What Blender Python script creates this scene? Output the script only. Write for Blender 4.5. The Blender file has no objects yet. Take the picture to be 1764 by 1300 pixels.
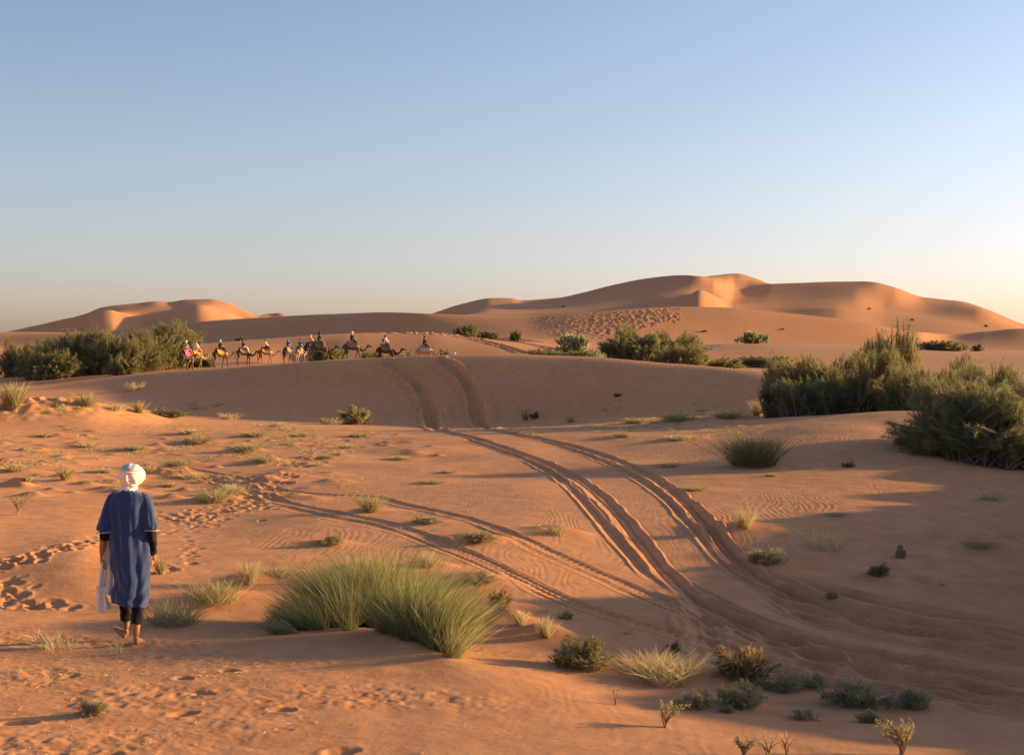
import bpy, math, random
import numpy as np
from mathutils import Vector, Matrix
R = math.radians
scene = bpy.context.scene

# ------------------------------------------------------------------ camera
W_PX, H_PX, F_PX = 1764.0, 1300.0, 2423.0
CAM_H = 3.05
PITCH = math.atan((650 - 600) / F_PX)
cam_d = bpy.data.cameras.new("camera")
cam = bpy.data.objects.new("camera", cam_d)
scene.collection.objects.link(cam)
cam_d.sensor_width = 36.0
cam_d.sensor_fit = 'HORIZONTAL'
cam_d.lens = 36.0 * F_PX / W_PX
cam_d.clip_start = 0.1
cam_d.clip_end = 20000
cam.location = (0, 0, CAM_H)
cam.rotation_euler = (R(90) - PITCH, 0, 0)
scene.camera = cam

# ------------------------------------------------------------------ light
SUN_EL, SUN_AZ = R(10), R(76)          # azimuth from the view direction, towards the right
S_DIR = Vector((math.cos(SUN_EL) * math.sin(SUN_AZ), math.cos(SUN_EL) * math.cos(SUN_AZ), math.sin(SUN_EL)))
SKY_RAMP = [(0, (.96, .81, 1.0, 1)), (.035, (.94, .80, 1.0, 1)), (.075, (.91, .785, .92, 1)), (.15, (.93, .81, .85, 1)), (.26, (.91, .80, .86, 1)), (1, (.88, .80, .88, 1))]
SKY_GLOW = (0.38, 1.41)
world = bpy.data.worlds.new("World")
scene.world = world
world.use_nodes = True
wn = world.node_tree
wn.nodes.clear()
sky = wn.nodes.new('ShaderNodeTexSky')
sky.sky_type = 'NISHITA'
sky.sun_disc = False
sky.sun_elevation = SUN_EL
sky.sun_rotation = SUN_AZ
sky.altitude = 700
sky.air_density = 1.0
sky.dust_density = 2.0
sky.ozone_density = 1.6
bg = wn.nodes.new('ShaderNodeBackground')
bg.inputs['Strength'].default_value = 0.068
wo = wn.nodes.new('ShaderNodeOutputWorld')
# the air's own colour: paler and warmer towards the horizon, brighter towards the sun
tc = wn.nodes.new('ShaderNodeTexCoord')
sp = wn.nodes.new('ShaderNodeSeparateXYZ'); wn.links.new(tc.outputs['Generated'], sp.inputs[0])
ramp = wn.nodes.new('ShaderNodeValToRGB'); el = ramp.color_ramp.elements
el[0].position = 0.0; el[0].color = SKY_RAMP[0][1]
el[1].position = SKY_RAMP[-1][0]; el[1].color = SKY_RAMP[-1][1]
for p_, c_ in SKY_RAMP[1:-1]:
    e_ = el.new(p_); e_.color = c_
wn.links.new(sp.outputs['Z'], ramp.inputs[0])
m1 = wn.nodes.new('ShaderNodeVectorMath'); m1.operation = 'MULTIPLY'
wn.links.new(sky.outputs[0], m1.inputs[0]); wn.links.new(ramp.outputs[0], m1.inputs[1])
dt = wn.nodes.new('ShaderNodeVectorMath'); dt.operation = 'DOT_PRODUCT'; dt.inputs[1].default_value = tuple(S_DIR)
wn.links.new(tc.outputs['Generated'], dt.inputs[0])
gl = wn.nodes.new('ShaderNodeMath'); gl.operation = 'MULTIPLY_ADD'; gl.inputs[1].default_value = SKY_GLOW[0]; gl.inputs[2].default_value = SKY_GLOW[1]
wn.links.new(dt.outputs['Value'], gl.inputs[0])
m2 = wn.nodes.new('ShaderNodeVectorMath'); m2.operation = 'SCALE'
wn.links.new(m1.outputs[0], m2.inputs[0]); wn.links.new(gl.outputs[0], m2.inputs['Scale'])
wn.links.new(m2.outputs[0], bg.inputs['Color'])
wn.links.new(bg.outputs[0], wo.inputs[0])
sun_d = bpy.data.lights.new("sun", 'SUN')
sun_d.energy = 5.0
sun_d.angle = R(1.0)
sun_d.color = (1.0, 0.63, 0.25)
sun = bpy.data.objects.new("sun", sun_d)
scene.collection.objects.link(sun)
sun.rotation_euler = (-S_DIR).to_track_quat('-Z', 'Y').to_euler()
scene.view_settings.view_transform = 'Standard'
scene.view_settings.look = 'None'
scene.view_settings.exposure = 1.36
scene.view_settings.gamma = 1.0
scene.cycles.max_bounces = 6
scene.cycles.transparent_max_bounces = 8

rng = np.random.default_rng(7)

# ------------------------------------------------------------------ helpers
def tag(o, label=None, cat=None, group=None, kind=None):
    if label: o['label'] = label
    if cat: o['category'] = cat
    if group: o['group'] = group
    if kind: o['kind'] = kind
    return o

def link(o, parent=None):
    scene.collection.objects.link(o)
    if parent is not None: o.parent = parent
    return o

def empty(name, loc, rz=0.0):
    o = bpy.data.objects.new(name, None)
    o.empty_display_size = 0.2
    o.location = loc
    o.rotation_euler = (0, 0, rz)
    return link(o)

def np_mesh(name, verts, quads=None, tris=None, smooth=True, attrs=None):
    """numpy arrays to a mesh; attrs: dict of per-vertex float arrays"""
    me = bpy.data.meshes.new(name)
    verts = np.asarray(verts, dtype=np.float32)
    nq = 0 if quads is None else len(quads)
    nt = 0 if tris is None else len(tris)
    me.vertices.add(len(verts))
    me.vertices.foreach_set('co', verts.ravel())
    me.loops.add(nq * 4 + nt * 3)
    idx = []
    if nq: idx.append(np.asarray(quads, dtype=np.int32).ravel())
    if nt: idx.append(np.asarray(tris, dtype=np.int32).ravel())
    me.loops.foreach_set('vertex_index', np.concatenate(idx))
    me.polygons.add(nq + nt)
    starts = np.concatenate([np.arange(nq, dtype=np.int32) * 4, nq * 4 + np.arange(nt, dtype=np.int32) * 3])
    me.polygons.foreach_set('loop_start', starts)
    if smooth:
        me.polygons.foreach_set('use_smooth', np.ones(nq + nt, dtype=bool))
    if attrs:
        for k, v in attrs.items():
            a = me.attributes.new(k, 'FLOAT', 'POINT')
            a.data.foreach_set('value', np.asarray(v, dtype=np.float32))
    me.update()
    me.validate()
    return me

def ray(px, py):
    u = (px - W_PX / 2) / F_PX
    v = (H_PX / 2 - py) / F_PX
    return np.array([u, math.cos(PITCH) + v * math.sin(PITCH), -math.sin(PITCH) + v * math.cos(PITCH)])

def at(px, py, D):
    """the world point seen at pixel (px,py) at forward distance D"""
    d = ray(px, py)
    return np.array([0, 0, CAM_H]) + d * (D / d[1])

# value noise -------------------------------------------------------
_perm = np.random.default_rng(11).random((256, 256)).astype(np.float32)
def vnoise(x, y):
    xi = np.floor(x).astype(np.int64); yi = np.floor(y).astype(np.int64)
    fx = (x - xi).astype(np.float32); fy = (y - yi).astype(np.float32)
    fx = fx * fx * fx * (fx * (fx * 6 - 15) + 10); fy = fy * fy * fy * (fy * (fy * 6 - 15) + 10)
    a = _perm[xi & 255, yi & 255]; b = _perm[(xi + 1) & 255, yi & 255]
    c = _perm[xi & 255, (yi + 1) & 255]; d = _perm[(xi + 1) & 255, (yi + 1) & 255]
    return (a * (1 - fx) + b * fx) * (1 - fy) + (c * (1 - fx) + d * fx) * fy * 1.0 - 0.5

def smooth(e0, e1, x):
    t = np.clip((x - e0) / (e1 - e0), 0, 1)
    return t * t * (3 - 2 * t)

# ------------------------------------------------------------------ terrain
# Contour lines of the ground, from near to far. Each entry: (px, py, D) of a visible point, or (px, 'z', D, Z) for hidden ground.
Z = 'z'
LINES = [
 [(0, Z, 5, 0.2), (1764, Z, 5, 0.12)],
 [(-300, 1320, 10), (0, 1310, 10), (900, 1310, 10.2), (1764, 1320, 10.6)],
 [(-300, 1175, 12.7), (0, 1175, 12.7), (500, 1165, 12.8), (800, 1200, 12.1), (1100, 1232, 11.9), (1764, 1275, 12.0)],
 [(-300, 1092, 14.9), (0, 1098, 14.7), (230, 1107, 14.5), (400, 1102, 14.7), (520, 1092, 14.9), (600, 1086, 15.0), (680, 1100, 14.4), (760, 1132, 13.5), (830, 1160, 12.9), (900, 1172, 12.8), (1100, 1190, 13.2), (1400, 1205, 13.4), (1764, 1235, 13.0), (2000, 1235, 13)],
 [(-300, 1065, 16.4), (0, 1066, 16.4), (250, 1076, 16.2), (400, 1070, 16.3), (520, Z, 16.3, -.12), (700, Z, 15.8, -.12), (850, 1105, 15.2), (1100, 1135, 15), (1400, 1150, 15.2), (1764, 1195, 14.6), (2000, 1195, 14.6)],
 [(-300, 935, 20), (0, 950, 19.6), (120, 950, 19.4), (250, 965, 19.6), (500, 965, 20), (800, 965, 20.3), (1100, 1000, 20), (1400, 1030, 19.5), (1764, 1065, 19.4)],
 [(-300, 865, 28), (0, 865, 28), (300, 870, 28), (600, 860, 28.3), (900, 870, 27.2), (1150, 890, 25.8), (1400, 900, 25.2), (1764, 920, 25.5)],
 [(-300, 800, 38.5), (0, 800, 38.5), (300, 802, 39), (600, 802, 38.5), (900, 805, 37), (1200, 812, 35), (1450, 822, 33.5), (1764, 850, 32)],
 [(-300, 745, 52), (0, 748, 52), (300, 752, 52.5), (600, 755, 52), (900, 757, 49.5), (1200, 757, 45.5), (1450, 755, 41), (1560, 765, 39.5), (1764, 800, 38)],
 [(-300, 695, 60), (0, 700, 60), (140, 703, 60), (240, 713, 64), (300, 722, 68), (500, 730, 74), (740, 737, 80), (850, 736, 80), (1000, 729, 77), (1200, 722, 65), (1300, 722, 57), (1400, 716, 54), (1560, 709, 51), (1650, 714, 49), (1764, 735, 46)],
 [(-300, 686, 116), (0, 686, 114), (200, 700, 106), (300, 714, 103), (500, 725, 98), (740, 731, 93), (850, 731, 91), (1000, 722, 86), (1200, 713, 76), (1300, Z, 70, -.6), (1560, Z, 64, -.7), (1764, Z, 60, -.7)],
 [(-300, 672, 129), (0, 672, 127), (300, 676, 116), (740, 668, 104), (1000, 664, 97), (1200, 669, 87), (1350, 672, 79), (1560, Z, 76, -.2), (1764, Z, 76, -.2)],
 [(-300, 654, 142), (0, 655, 140), (150, 649, 136), (330, 637, 129), (470, 627.5, 123), (600, 618, 117), (740, 611, 113), (850, 610, 111), (1000, 613, 107), (1150, 626, 100), (1350, 640, 90), (1764, 660, 88)],
 [(-300, Z, 154, -.3), (0, Z, 152, .0), (150, Z, 148, .4), (330, 635.5, 141), (470, 630, 137), (600, 624, 134), (660, Z, 132, 1.42), (740, Z, 132, 1.30), (850, Z, 132, 1.2), (1000, Z, 130, 1.2), (1350, Z, 122, .7), (1764, Z, 116, .0)],
 [(-300, Z, 168, .2), (0, 640, 168), (330, 629, 163), (420, 628.5, 163), (500, 626, 168), (600, Z, 160, 1.2), (740, Z, 156, 1.15), (900, Z, 152, 1.4), (1000, 617, 148), (1200, 628, 146), (1764, 645, 145)],
 [(-300, 604, 185), (0, 602, 185), (200, 598, 185), (340, 592, 186), (450, 584, 188), (560, 576, 190), (640, 573, 191), (740, 573.5, 190), (800, 579, 188), (880, 590, 184), (960, 602, 178), (1050, 608, 174), (1200, 604, 178), (1340, 596, 184), (1500, 600, 184), (1764, 612, 180)],
 [(-300, Z, 212, 2), (0, Z, 212, 2), (340, Z, 212, 2.8), (640, Z, 212, 3.8), (800, Z, 212, 4.0), (900, 588, 210), (1050, 600, 208), (1160, 600, 210), (1250, 592, 212), (1370, 591, 212), (1500, 597, 212), (1764, 606, 212)],
 [(-300, Z, 380, 3.0), (0, Z, 364, 3.1), (150, Z, 346, 3.2), (340, Z, 314, 3.8), (640, Z, 266, 4.4), (800, Z, 248, 4.7), (900, Z, 241, 4.6), (1050, Z, 240, 4.3), (1180, Z, 243, 3.9), (1400, Z, 252, 3.4), (1764, Z, 272, 2.6)],
 [(-300, 572, 415), (0, 572, 400), (150, 573, 382), (270, 560, 364), (350, 553, 350), (450, 547, 333), (560, 541, 315), (640, 538, 301), (740, 540, 282), (900, 544, 276), (1000, 538, 272), (1100, 531, 272), (1180, 527.5, 274), (1250, 529, 275), (1330, 536, 276), (1480, 553, 279), (1580, 571, 284), (1640, 575, 316), (1700, 570, 306), (1764, 565, 300), (2000, 565, 300)],
 [(-300, Z, 450, 3), (0, Z, 440, 3), (600, Z, 365, 6), (900, Z, 360, 5), (1180, Z, 335, 6), (1480, Z, 345, 3), (1764, Z, 350, 2)],
 [(-300, 574, 500), (0, 571, 500), (60, 560, 494), (120, 547, 488), (155, 541, 478), (190, 534, 482), (212, 540, 486), (250, 549, 486), (275, 545, 479), (305, 536, 481), (345, 525.5, 484), (385, 538, 490), (425, 552, 498), (500, 552, 490), (700, 548, 440), (760, 543, 430), (900, 540, 430), (990, 536, 425), (1100, 526, 420), (1150, 519, 410), (1166, 516, 409), (1185, 508, 411), (1207, 498.5, 414), (1228, 507, 419), (1262, 526, 430), (1330, 530, 426), (1440, 531, 410), (1530, 541, 420), (1640, 552, 420), (1764, 572, 420)],
 [(-300, Z, 535, 6), (0, 573, 535), (150, 543, 535), (190, 538, 535), (240, 536, 535), (300, 533, 535), (345, 526, 535), (420, 544, 535), (500, 556, 530), (750, Z, 490, 12), (850, 529, 500), (900, 529, 500), (1050, 514, 475), (1160, 504, 455), (1207, 506, 446), (1240, 511, 452), (1262, 518, 468), (1300, 515, 476), (1330, 513, 474), (1400, 511, 465), (1470, 512, 452), (1530, 530, 445), (1600, 536, 450), (1680, 531, 445), (1764, 566, 455)],
 [(-300, 580, 600), (0, 573, 600), (60, 562, 600), (150, 540, 600), (175, 530, 595), (240, 522, 590), (270, 519, 585), (292, 520, 590), (320, 516, 585), (360, 515, 578), (390, 521, 572), (420, 533, 568), (445, 544, 560), (462, 540, 570), (480, 539, 565), (500, 545, 560), (560, 560, 560), (700, 552, 560), (750, 538, 640), (800, 522, 630), (845, 513, 610), (880, 513.5, 600), (900, 517, 595), (960, 513, 575), (1000, 505, 562), (1060, 490, 545), (1110, 480, 525), (1160, 474, 510), (1205, 475, 492), (1228, 482, 490), (1250, 490, 512), (1266, 496, 542), (1285, 496.5, 550), (1305, 493, 547), (1330, 489, 540), (1400, 486, 525), (1470, 485, 508), (1510, 487, 495), (1540, 495, 495), (1590, 511, 520), (1625, 515, 515), (1660, 519, 500), (1700, 532, 488), (1764, 558, 488), (1900, 590, 488)],
 [(-300, Z, 720, 5), (600, Z, 720, 5), (1000, Z, 720, 20), (1150, 500, 720), (1225, 475, 700), (1270, 470.5, 690), (1300, 478, 700), (1335, 492, 720), (1500, Z, 720, 20), (1764, Z, 720, 8)],
 [(0, Z, 900, 0), (1764, Z, 900, 0)],
 [(0, Z, 6000, -5), (1764, Z, 6000, -5)],
]
N_IN = 1060
half = math.atan(W_PX / 2 / F_PX) + R(0.35)
th_in = np.arctan(np.linspace(-math.tan(half), math.tan(half), N_IN))
def spread(a, b, n, first):
    """angles from a to b, n of them, starting with step `first` and widening"""
    k = np.linspace(0, 1, n + 1)[1:]
    p = 2.2
    return a + (b - a) * (k ** p * (1 - first * n / (abs(b - a))) + k * first * n / abs(b - a))
right = spread(half, math.pi, 170, R(0.1))
left = -spread(half, math.pi, 110, R(0.15))[::-1]
TH = np.concatenate([left, th_in, right])
RR = np.concatenate([np.geomspace(2.0, 9.9, 34)[:-1], np.geomspace(9.9, 62, 860)[:-1], np.geomspace(62, 128, 270)[:-1],
                     np.geomspace(128, 225, 240)[:-1], np.geomspace(225, 330, 260)[:-1], np.geomspace(330, 740, 230)[:-1], np.geomspace(740, 6000, 30)])
NT, NR = len(TH), len(RR)

def pchip_slopes(x, y):
    h = np.diff(x, axis=0); d = np.diff(y, axis=0) / h
    m = np.zeros_like(y)
    w1 = 2 * h[1:] + h[:-1]; w2 = h[1:] + 2 * h[:-1]
    ok = d[1:] * d[:-1] > 0
    with np.errstate(divide='ignore', invalid='ignore'):
        mm = (w1 + w2) / (w1 / d[:-1] + w2 / d[1:])
    m[1:-1] = np.where(ok, mm, 0)
    m[0] = d[0]; m[-1] = d[-1]
    return m

def herm(x0, x1, y0, y1, m0, m1, x):
    h = x1 - x0; t = (x - x0) / h
    return (y0 * (2*t**3 - 3*t**2 + 1) + m0 * h * (t**3 - 2*t**2 + t) + y1 * (-2*t**3 + 3*t**2) + m1 * h * (t**3 - t**2))

def interp1(xk, yk, x):
    xk = np.array(xk, float)[:, None]; yk = np.array(yk, float)[:, None]
    if len(xk) == 2: return np.interp(x, xk[:, 0], yk[:, 0])
    m = pchip_slopes(xk, yk)[:, 0]; xk = xk[:, 0]; yk = yk[:, 0]
    xc = np.clip(x, xk[0], xk[-1])
    i = np.clip(np.searchsorted(xk, xc) - 1, 0, len(xk) - 2)
    return herm(xk[i], xk[i+1], yk[i], yk[i+1], m[i], m[i+1], xc)

Rk, Zk = [], []
for ln in LINES:
    th, rr, zz = [], [], []
    for p in ln:
        if p[1] == 'z':
            q = at(p[0], 650, p[2]); z = p[3]
        else:
            q = at(p[0], p[1], p[2]); z = q[2]
        th.append(math.atan2(q[0], q[1])); rr.append(math.hypot(q[0], q[1])); zz.append(z)
    f_ = .15 if len(Rk) >= 19 and len(Rk) <= 22 else 0     # wind-cut far crests: crisp bends
    Rk.append((1 - f_) * interp1(th, rr, TH) + f_ * np.interp(TH, th, rr)); Zk.append(interp1(th, zz, TH))
Rk = np.array(Rk); Zk = np.array(Zk)
Rk = np.vstack([np.full((1, NT), 1.0), Rk]); Zk = np.vstack([np.zeros((1, NT)), Zk])
# far off to the sides and behind the camera the lines fade to gentle rolling ground
side = smooth(R(40), R(85), np.abs(TH))
Zk *= (1 - 0.85 * side)
M = pchip_slopes(Rk, Zk)
ML, MR = M.copy(), M.copy()              # slopes met from the near and from the far side of each line
DS = np.diff(Zk, axis=0) / np.diff(Rk, axis=0)
for k_, a_ in ((16, .3), (19, .6), (21, .9), (23, .9), (24, .9)):
    ML[k_] = (1 - a_) * M[k_] + a_ * DS[k_ - 1]; MR[k_] = (1 - a_) * M[k_] + a_ * DS[k_]
ZZ = np.zeros((NR, NT))
cols = np.arange(NT)
for i, r in enumerate(RR):
    k = np.clip((Rk <= r).sum(0) - 1, 0, len(Rk) - 2)
    ZZ[i] = herm(Rk[k, cols], Rk[k+1, cols], Zk[k, cols], Zk[k+1, cols], MR[k, cols], ML[k+1, cols], np.minimum(r, Rk[-1]))
XX = RR[:, None] * np.sin(TH)[None, :]
YY = RR[:, None] * np.cos(TH)[None, :]

# dunes standing right of the frame, whose long shadows cross the scene: (X, Y, height above datum, half width)
SIDE_DUNES = [
 ([(9.8, 8, 0.3), (10.8, 12.6, 1.5), (11.8, 15.6, 2.65), (12.8, 19, 2.45), (14.0, 22.5, 2.1), (15.8, 28, 1.9), (18.5, 33, 1.9), (21.5, 39, 1.6), (26, 46, .8)], 3.0, 6.0),
]
def add_side_dunes(X, Y):
    out = np.zeros_like(X)
    for pts, wl, wr in SIDE_DUNES:
        best = np.full(X.shape, 1e9); hh = np.zeros_like(X); sg = np.zeros_like(X)
        for a, b in zip(pts[:-1], pts[1:]):
            dx, dy = b[0]-a[0], b[1]-a[1]; L2 = dx*dx+dy*dy
            t = np.clip(((X-a[0])*dx+(Y-a[1])*dy)/L2, 0, 1)
            d = np.hypot(X-a[0]-t*dx, Y-a[1]-t*dy)
            m = d < best
            best = np.where(m, d, best); hh = np.where(m, a[2]+t*(b[2]-a[2]), hh)
            sg = np.where(m, np.sign((X-a[0])*dy-(Y-a[1])*dx), sg)
        w = np.where(sg > 0, wr, wl)
        out += hh * (1 + .45 * vnoise(X / 2.3 + 4, Y / 2.3) + .25 * vnoise(X / .9, Y / .9 + 3)) * np.exp(-(best / w) ** 2)
    return out
ZZ += add_side_dunes(XX, YY)

# gentle undulation, kept small so that the contour lines stay where they are
amp = np.interp(RR, [2, 10, 20, 45, 60, 75, 120, 200, 330, 600], [.03, .03, .08, .17, .12, .22, .12, .12, .22, .35])[:, None]
wl = np.interp(RR, [2, 20, 60, 120, 300, 600], [2.2, 3.0, 6.0, 9.0, 18.0, 45.0])
und = np.zeros_like(ZZ)
for s_, w_ in ((3.1, 0.6), (8.7, 0.3)):
    und += w_ * vnoise(XX / (2.6 * s_ / 3.1) + s_, YY / (3.4 * s_ / 3.1)) * smooth(70, 40, RR)[:, None]
    und += w_ * vnoise(XX / (11 * s_ / 3.1) + s_, YY / (16 * s_ / 3.1) + 5) * (smooth(40, 70, RR) * smooth(300, 200, RR))[:, None]
    und += w_ * 1.2 * vnoise(XX / (42 * s_ / 3.1) + s_, YY / (60 * s_ / 3.1) + 9) * smooth(200, 340, RR)[:, None]
ZZ += amp * und * 2
BASE = ZZ.copy()

def ground(x, y, grid=None):
    g = BASE if grid is None else grid
    r = np.hypot(x, y); t = np.arctan2(x, y)
    i = np.clip(np.searchsorted(RR, r) - 1, 0, NR - 2); j = np.clip(np.searchsorted(TH, t) - 1, 0, NT - 2)
    fr = np.clip((r - RR[i]) / (RR[i+1] - RR[i]), 0, 1); ft = (t - TH[j]) / (TH[j+1] - TH[j])
    return ((g[i, j] * (1-ft) + g[i, j+1] * ft) * (1-fr) + (g[i+1, j] * (1-ft) + g[i+1, j+1] * ft) * fr)

_ts = np.geomspace(9.0, 700, 5000)
def hit(px, py, dmin=9.0, grid=None):
    """first ground point seen through the pixel"""
    d = ray(px, py); d = d / d[1]
    ts = _ts[_ts >= dmin]
    x = d[0] * ts; y = ts; z = CAM_H + d[2] * ts
    g = ground(x, y, grid)
    below = np.nonzero(z <= g)[0]
    k = below[0] if len(below) else len(ts) - 1
    k0 = max(k - 1, 0)
    a0 = z[k0] - g[k0]; a1 = z[k] - g[k]
    f = a0 / (a0 - a1) if a0 != a1 else 0
    f = min(max(f, 0), 1)
    D = ts[k0] + f * (ts[k] - ts[k0])
    return np.array([d[0] * D, D, float(ground(d[0] * D, D, grid))])
# ------------------------------------------------------------------ wheel ruts, footprints, hummocks
CALM = np.ones_like(ZZ); RIPPLE = np.zeros_like(ZZ)

def curve_px(pts, n):
    p = np.array(pts, float)
    s = np.concatenate([[0], np.cumsum(np.hypot(*(p[1:] - p[:-1]).T))])
    q = np.linspace(0, s[-1], n)
    return np.stack([interp1(s, p[:, 0] + 0, q), interp1(s, p[:, 1] + 0, q)], -1)

def window(x0, x1, y0, y1):
    """index window of the polar grid around a box of world coordinates (all in front of the camera)"""
    c = [(x0, y0), (x1, y0), (x0, y1), (x1, y1)]
    r = [math.hypot(*q) for q in c]; t = [math.atan2(q[0], q[1]) for q in c]
    rmin = min(r) if x0 * x1 > 0 else min(min(r), y0)
    i0 = max(np.searchsorted(RR, rmin) - 1, 0); i1 = min(np.searchsorted(RR, max(r)) + 2, NR)
    j0 = max(np.searchsorted(TH, min(t)) - 1, 0); j1 = min(np.searchsorted(TH, max(t)) + 2, NT)
    return slice(i0, i1), slice(j0, j1)

def rut(pts, wfun, depth, berm=0.45, tread=0.0, wob=1.0, n=110, dmin=9.0, seed=0):
    pp = curve_px(pts, n)
    P = np.array([hit(a, b, dmin) for a, b in pp])[:, :2]
    keep = [0]
    for k in range(1, len(P)):
        if np.hypot(*(P[k] - P[keep[-1]])) > 0.05: keep.append(k)
    P = P[keep]
    s = np.concatenate([[0], np.cumsum(np.hypot(*(P[1:] - P[:-1]).T))])
    DN = np.full(ZZ.shape, 9.0, np.float32); SS = np.zeros(ZZ.shape, np.float32); WW = np.ones(ZZ.shape, np.float32)
    for k in range(len(P) - 1):
        a, b = P[k], P[k+1]
        w = wfun(0.5 * (a[1] + b[1]))
        m = 3 * w
        sl = window(min(a[0], b[0]) - m, max(a[0], b[0]) + m, min(a[1], b[1]) - m, max(a[1], b[1]) + m)
        X = XX[sl]; Y = YY[sl]
        dx, dy = b - a; L2 = dx*dx + dy*dy + 1e-9
        t = np.clip(((X - a[0]) * dx + (Y - a[1]) * dy) / L2, 0, 1)
        d = np.hypot(X - a[0] - t*dx, Y - a[1] - t*dy) / w
        mk = d < DN[sl]
        DN[sl] = np.where(mk, d, DN[sl]); SS[sl] = np.where(mk, s[k] + t * math.sqrt(L2), SS[sl]); WW[sl] = np.where(mk, w, WW[sl])
    act = DN < 3
    ii = np.nonzero(act)
    d = DN[ii]; S_ = SS[ii]; w = WW[ii]; X = XX[ii]; Y = YY[ii]
    d = d * (1 + .30 * wob * vnoise(S_ / 0.9 + seed, S_ * 0 + seed)) + .16 * wob * vnoise(X / (w * 2.2), Y / (w * 3) + seed) + .10 * vnoise(X / (w * .8), Y / (w * 1.5) + seed)
    fade = smooth(0, 1.5, S_) * smooth(0, 1.5, s[-1] - S_)
    dep = .46 * (1 + 1.3 * smooth(2.2, 4.5, X) * (Y < 28)) * depth * (w / 0.14) * (1 + .9 * smooth(70, 90, Y)) * (1 + .5 * wob * vnoise(S_ / 1.7 + seed * 3, S_ * 0))
    z = -dep * (1 - smooth(.55, 1.12, d)) + berm * dep * np.exp(-((d - 1.35) / .26) ** 2) * (1 + .6 * vnoise(X / (w * 1.1) + 9, Y / (w * 2.3)))
    z += .30 * dep * np.cos(d * 2 * math.pi * 1.25) * (1 - smooth(1.5, 2.2, d)) * (Y < 62)
    if tread:
        z += tread * np.sin(S_ * 2 * math.pi / .17) * (1 - smooth(.5, 1.0, d))
    ZZ[ii] += z * fade
    CALM[ii] = np.minimum(CALM[ii], smooth(1.2, 2.6, d))

WF = lambda D: float(np.interp(D, [12, 30, 62, 72, 80, 120, 180], [.13, .14, .17, .30, .42, .45, .55]))
WB = lambda D: float(np.interp(D, [12, 20, 40, 120], [.22, .20, .15, .3]))
T1 = [(655,619),(682,631),(704,645),(722,668),(734,695),(741,722),(744,736),(760,742),(800,750),(870,772),(950,802),(1008,835),(1058,880),(1105,938),(1150,992),(1205,1035),(1300,1078),(1400,1106),(1550,1138),(1764,1172),(1900,1190)]
T2 = [(745,615),(772,627),(792,645),(808,668),(815,692),(820,715),(823,731),(850,740),(915,752),(985,768),(1060,792),(1128,825),(1188,872),(1238,930),(1290,983),(1370,1022),(1500,1060),(1650,1088),(1764,1106),(1900,1120)]
T1B = [(640,627),(668,640),(690,656),(706,676),(720,700),(728,720),(733,733)]
T2B = [(716,618),(742,631),(765,648),(785,672),(800,700),(810,722),(813,732)]
rut(T1, WF, .075, .5, seed=1); rut(T2, WF, .08, .5, seed=2)
rut(T1B, lambda D: .28, .03, .5, seed=3); rut(T2B, lambda D: .28, .03, .5, seed=4)
rut([(838,668),(846,690),(852,705),(850,722),(846,730)], lambda D: .3, .02, .4, seed=5)
rut([(765,690),(774,705),(776,722),(774,731)], lambda D: .3, .02, .4, seed=6)
rut([(800,756),(880,782),(945,812),(990,848),(1032,895),(1078,948),(1118,992),(1140,1006)], lambda D: .10, .07, .6, seed=7)
rut([(900,750),(985,775),(1050,800),(1110,832),(1160,872),(1205,922),(1255,975),(1330,1018),(1450,1055),(1764,1120)], lambda D: .10, .06, .6, seed=8)
T3 = [(-60,797),(0,799),(150,803),(290,816),(400,836),(460,858),(560,880),(680,905),(760,935),(850,972),(960,1025),(1060,1062),(1200,1100),(1350,1135),(1500,1165),(1764,1210),(1850,1222)]
T4 = [(300,803),(400,822),(470,843),(560,852),(640,855),(690,868),(800,892),(880,920),(960,955),(1040,990),(1120,1025),(1200,1058),(1350,1097),(1550,1142),(1764,1188),(1850,1200)]
rut(T3, lambda D: .125, .05, .5, tread=.008, wob=.6, n=150, seed=9); rut(T4, lambda D: .125, .05, .5, tread=.008, wob=.6, n=150, seed=10)
rut([(a, b + 9) for a, b in T3[5:]], lambda D: .11, .03, .5, tread=.006, wob=.6, n=120, seed=11)
rut([(a, b + 10) for a, b in T4[6:]], lambda D: .11, .03, .5, tread=.006, wob=.6, n=120, seed=12)
rut([(1150,1010),(1260,1062),(1400,1122),(1600,1178),(1800,1215)], WB, .05, .6, seed=13)
rut([(1180,1040),(1300,1095),(1450,1130),(1764,1155)], WB, .05, .6, seed=14)
rut([(1330,985),(1400,1008),(1500,1035),(1640,1062),(1800,1080)], WB, .05, .6, seed=15)
rut([(1300,1000),(1400,1040),(1550,1080),(1764,1128)], WB, .05, .6, seed=16)
rut([(1400,1150),(1500,1168),(1620,1192),(1764,1228)], WB, .05, .6, seed=17)
rut([(1230,1080),(1350,1118),(1500,1150),(1764,1200),(1850,1212)], WB, .05, .6, seed=23)
rut([(1360,1030),(1500,1075),(1650,1108),(1850,1140)], WB, .05, .6, seed=24)
for k_, (o1, o2) in enumerate([(-16, -10), (-9, -5), (10, 7), (22, 15), (34, 24), (48, 34), (62, 44), (78, 54)]):
    rut([(1150 + .9 * o1, 996 + o1 * .9), (1210, 1036 + o1), (1300, 1077 + o1 * .9), (1400, 1106 + o1 * .85), (1550, 1138 + o2), (1764, 1172 + o2), (1900, 1192 + o2)], lambda D: .12 + .05 * (k_ % 3), .028 + .012 * (k_ % 2), .7, wob=.3, seed=30 + k_)
for k_, o1 in enumerate([-14, 12, 24, 36]):
    rut([(1290 + .5 * o1, 986 + o1), (1370, 1022 + o1), (1500, 1060 + o1), (1650, 1088 + o1), (1764, 1106 + o1), (1900, 1122 + o1)], lambda D: .13, .04, .7, wob=.5, seed=50 + k_)
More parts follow.
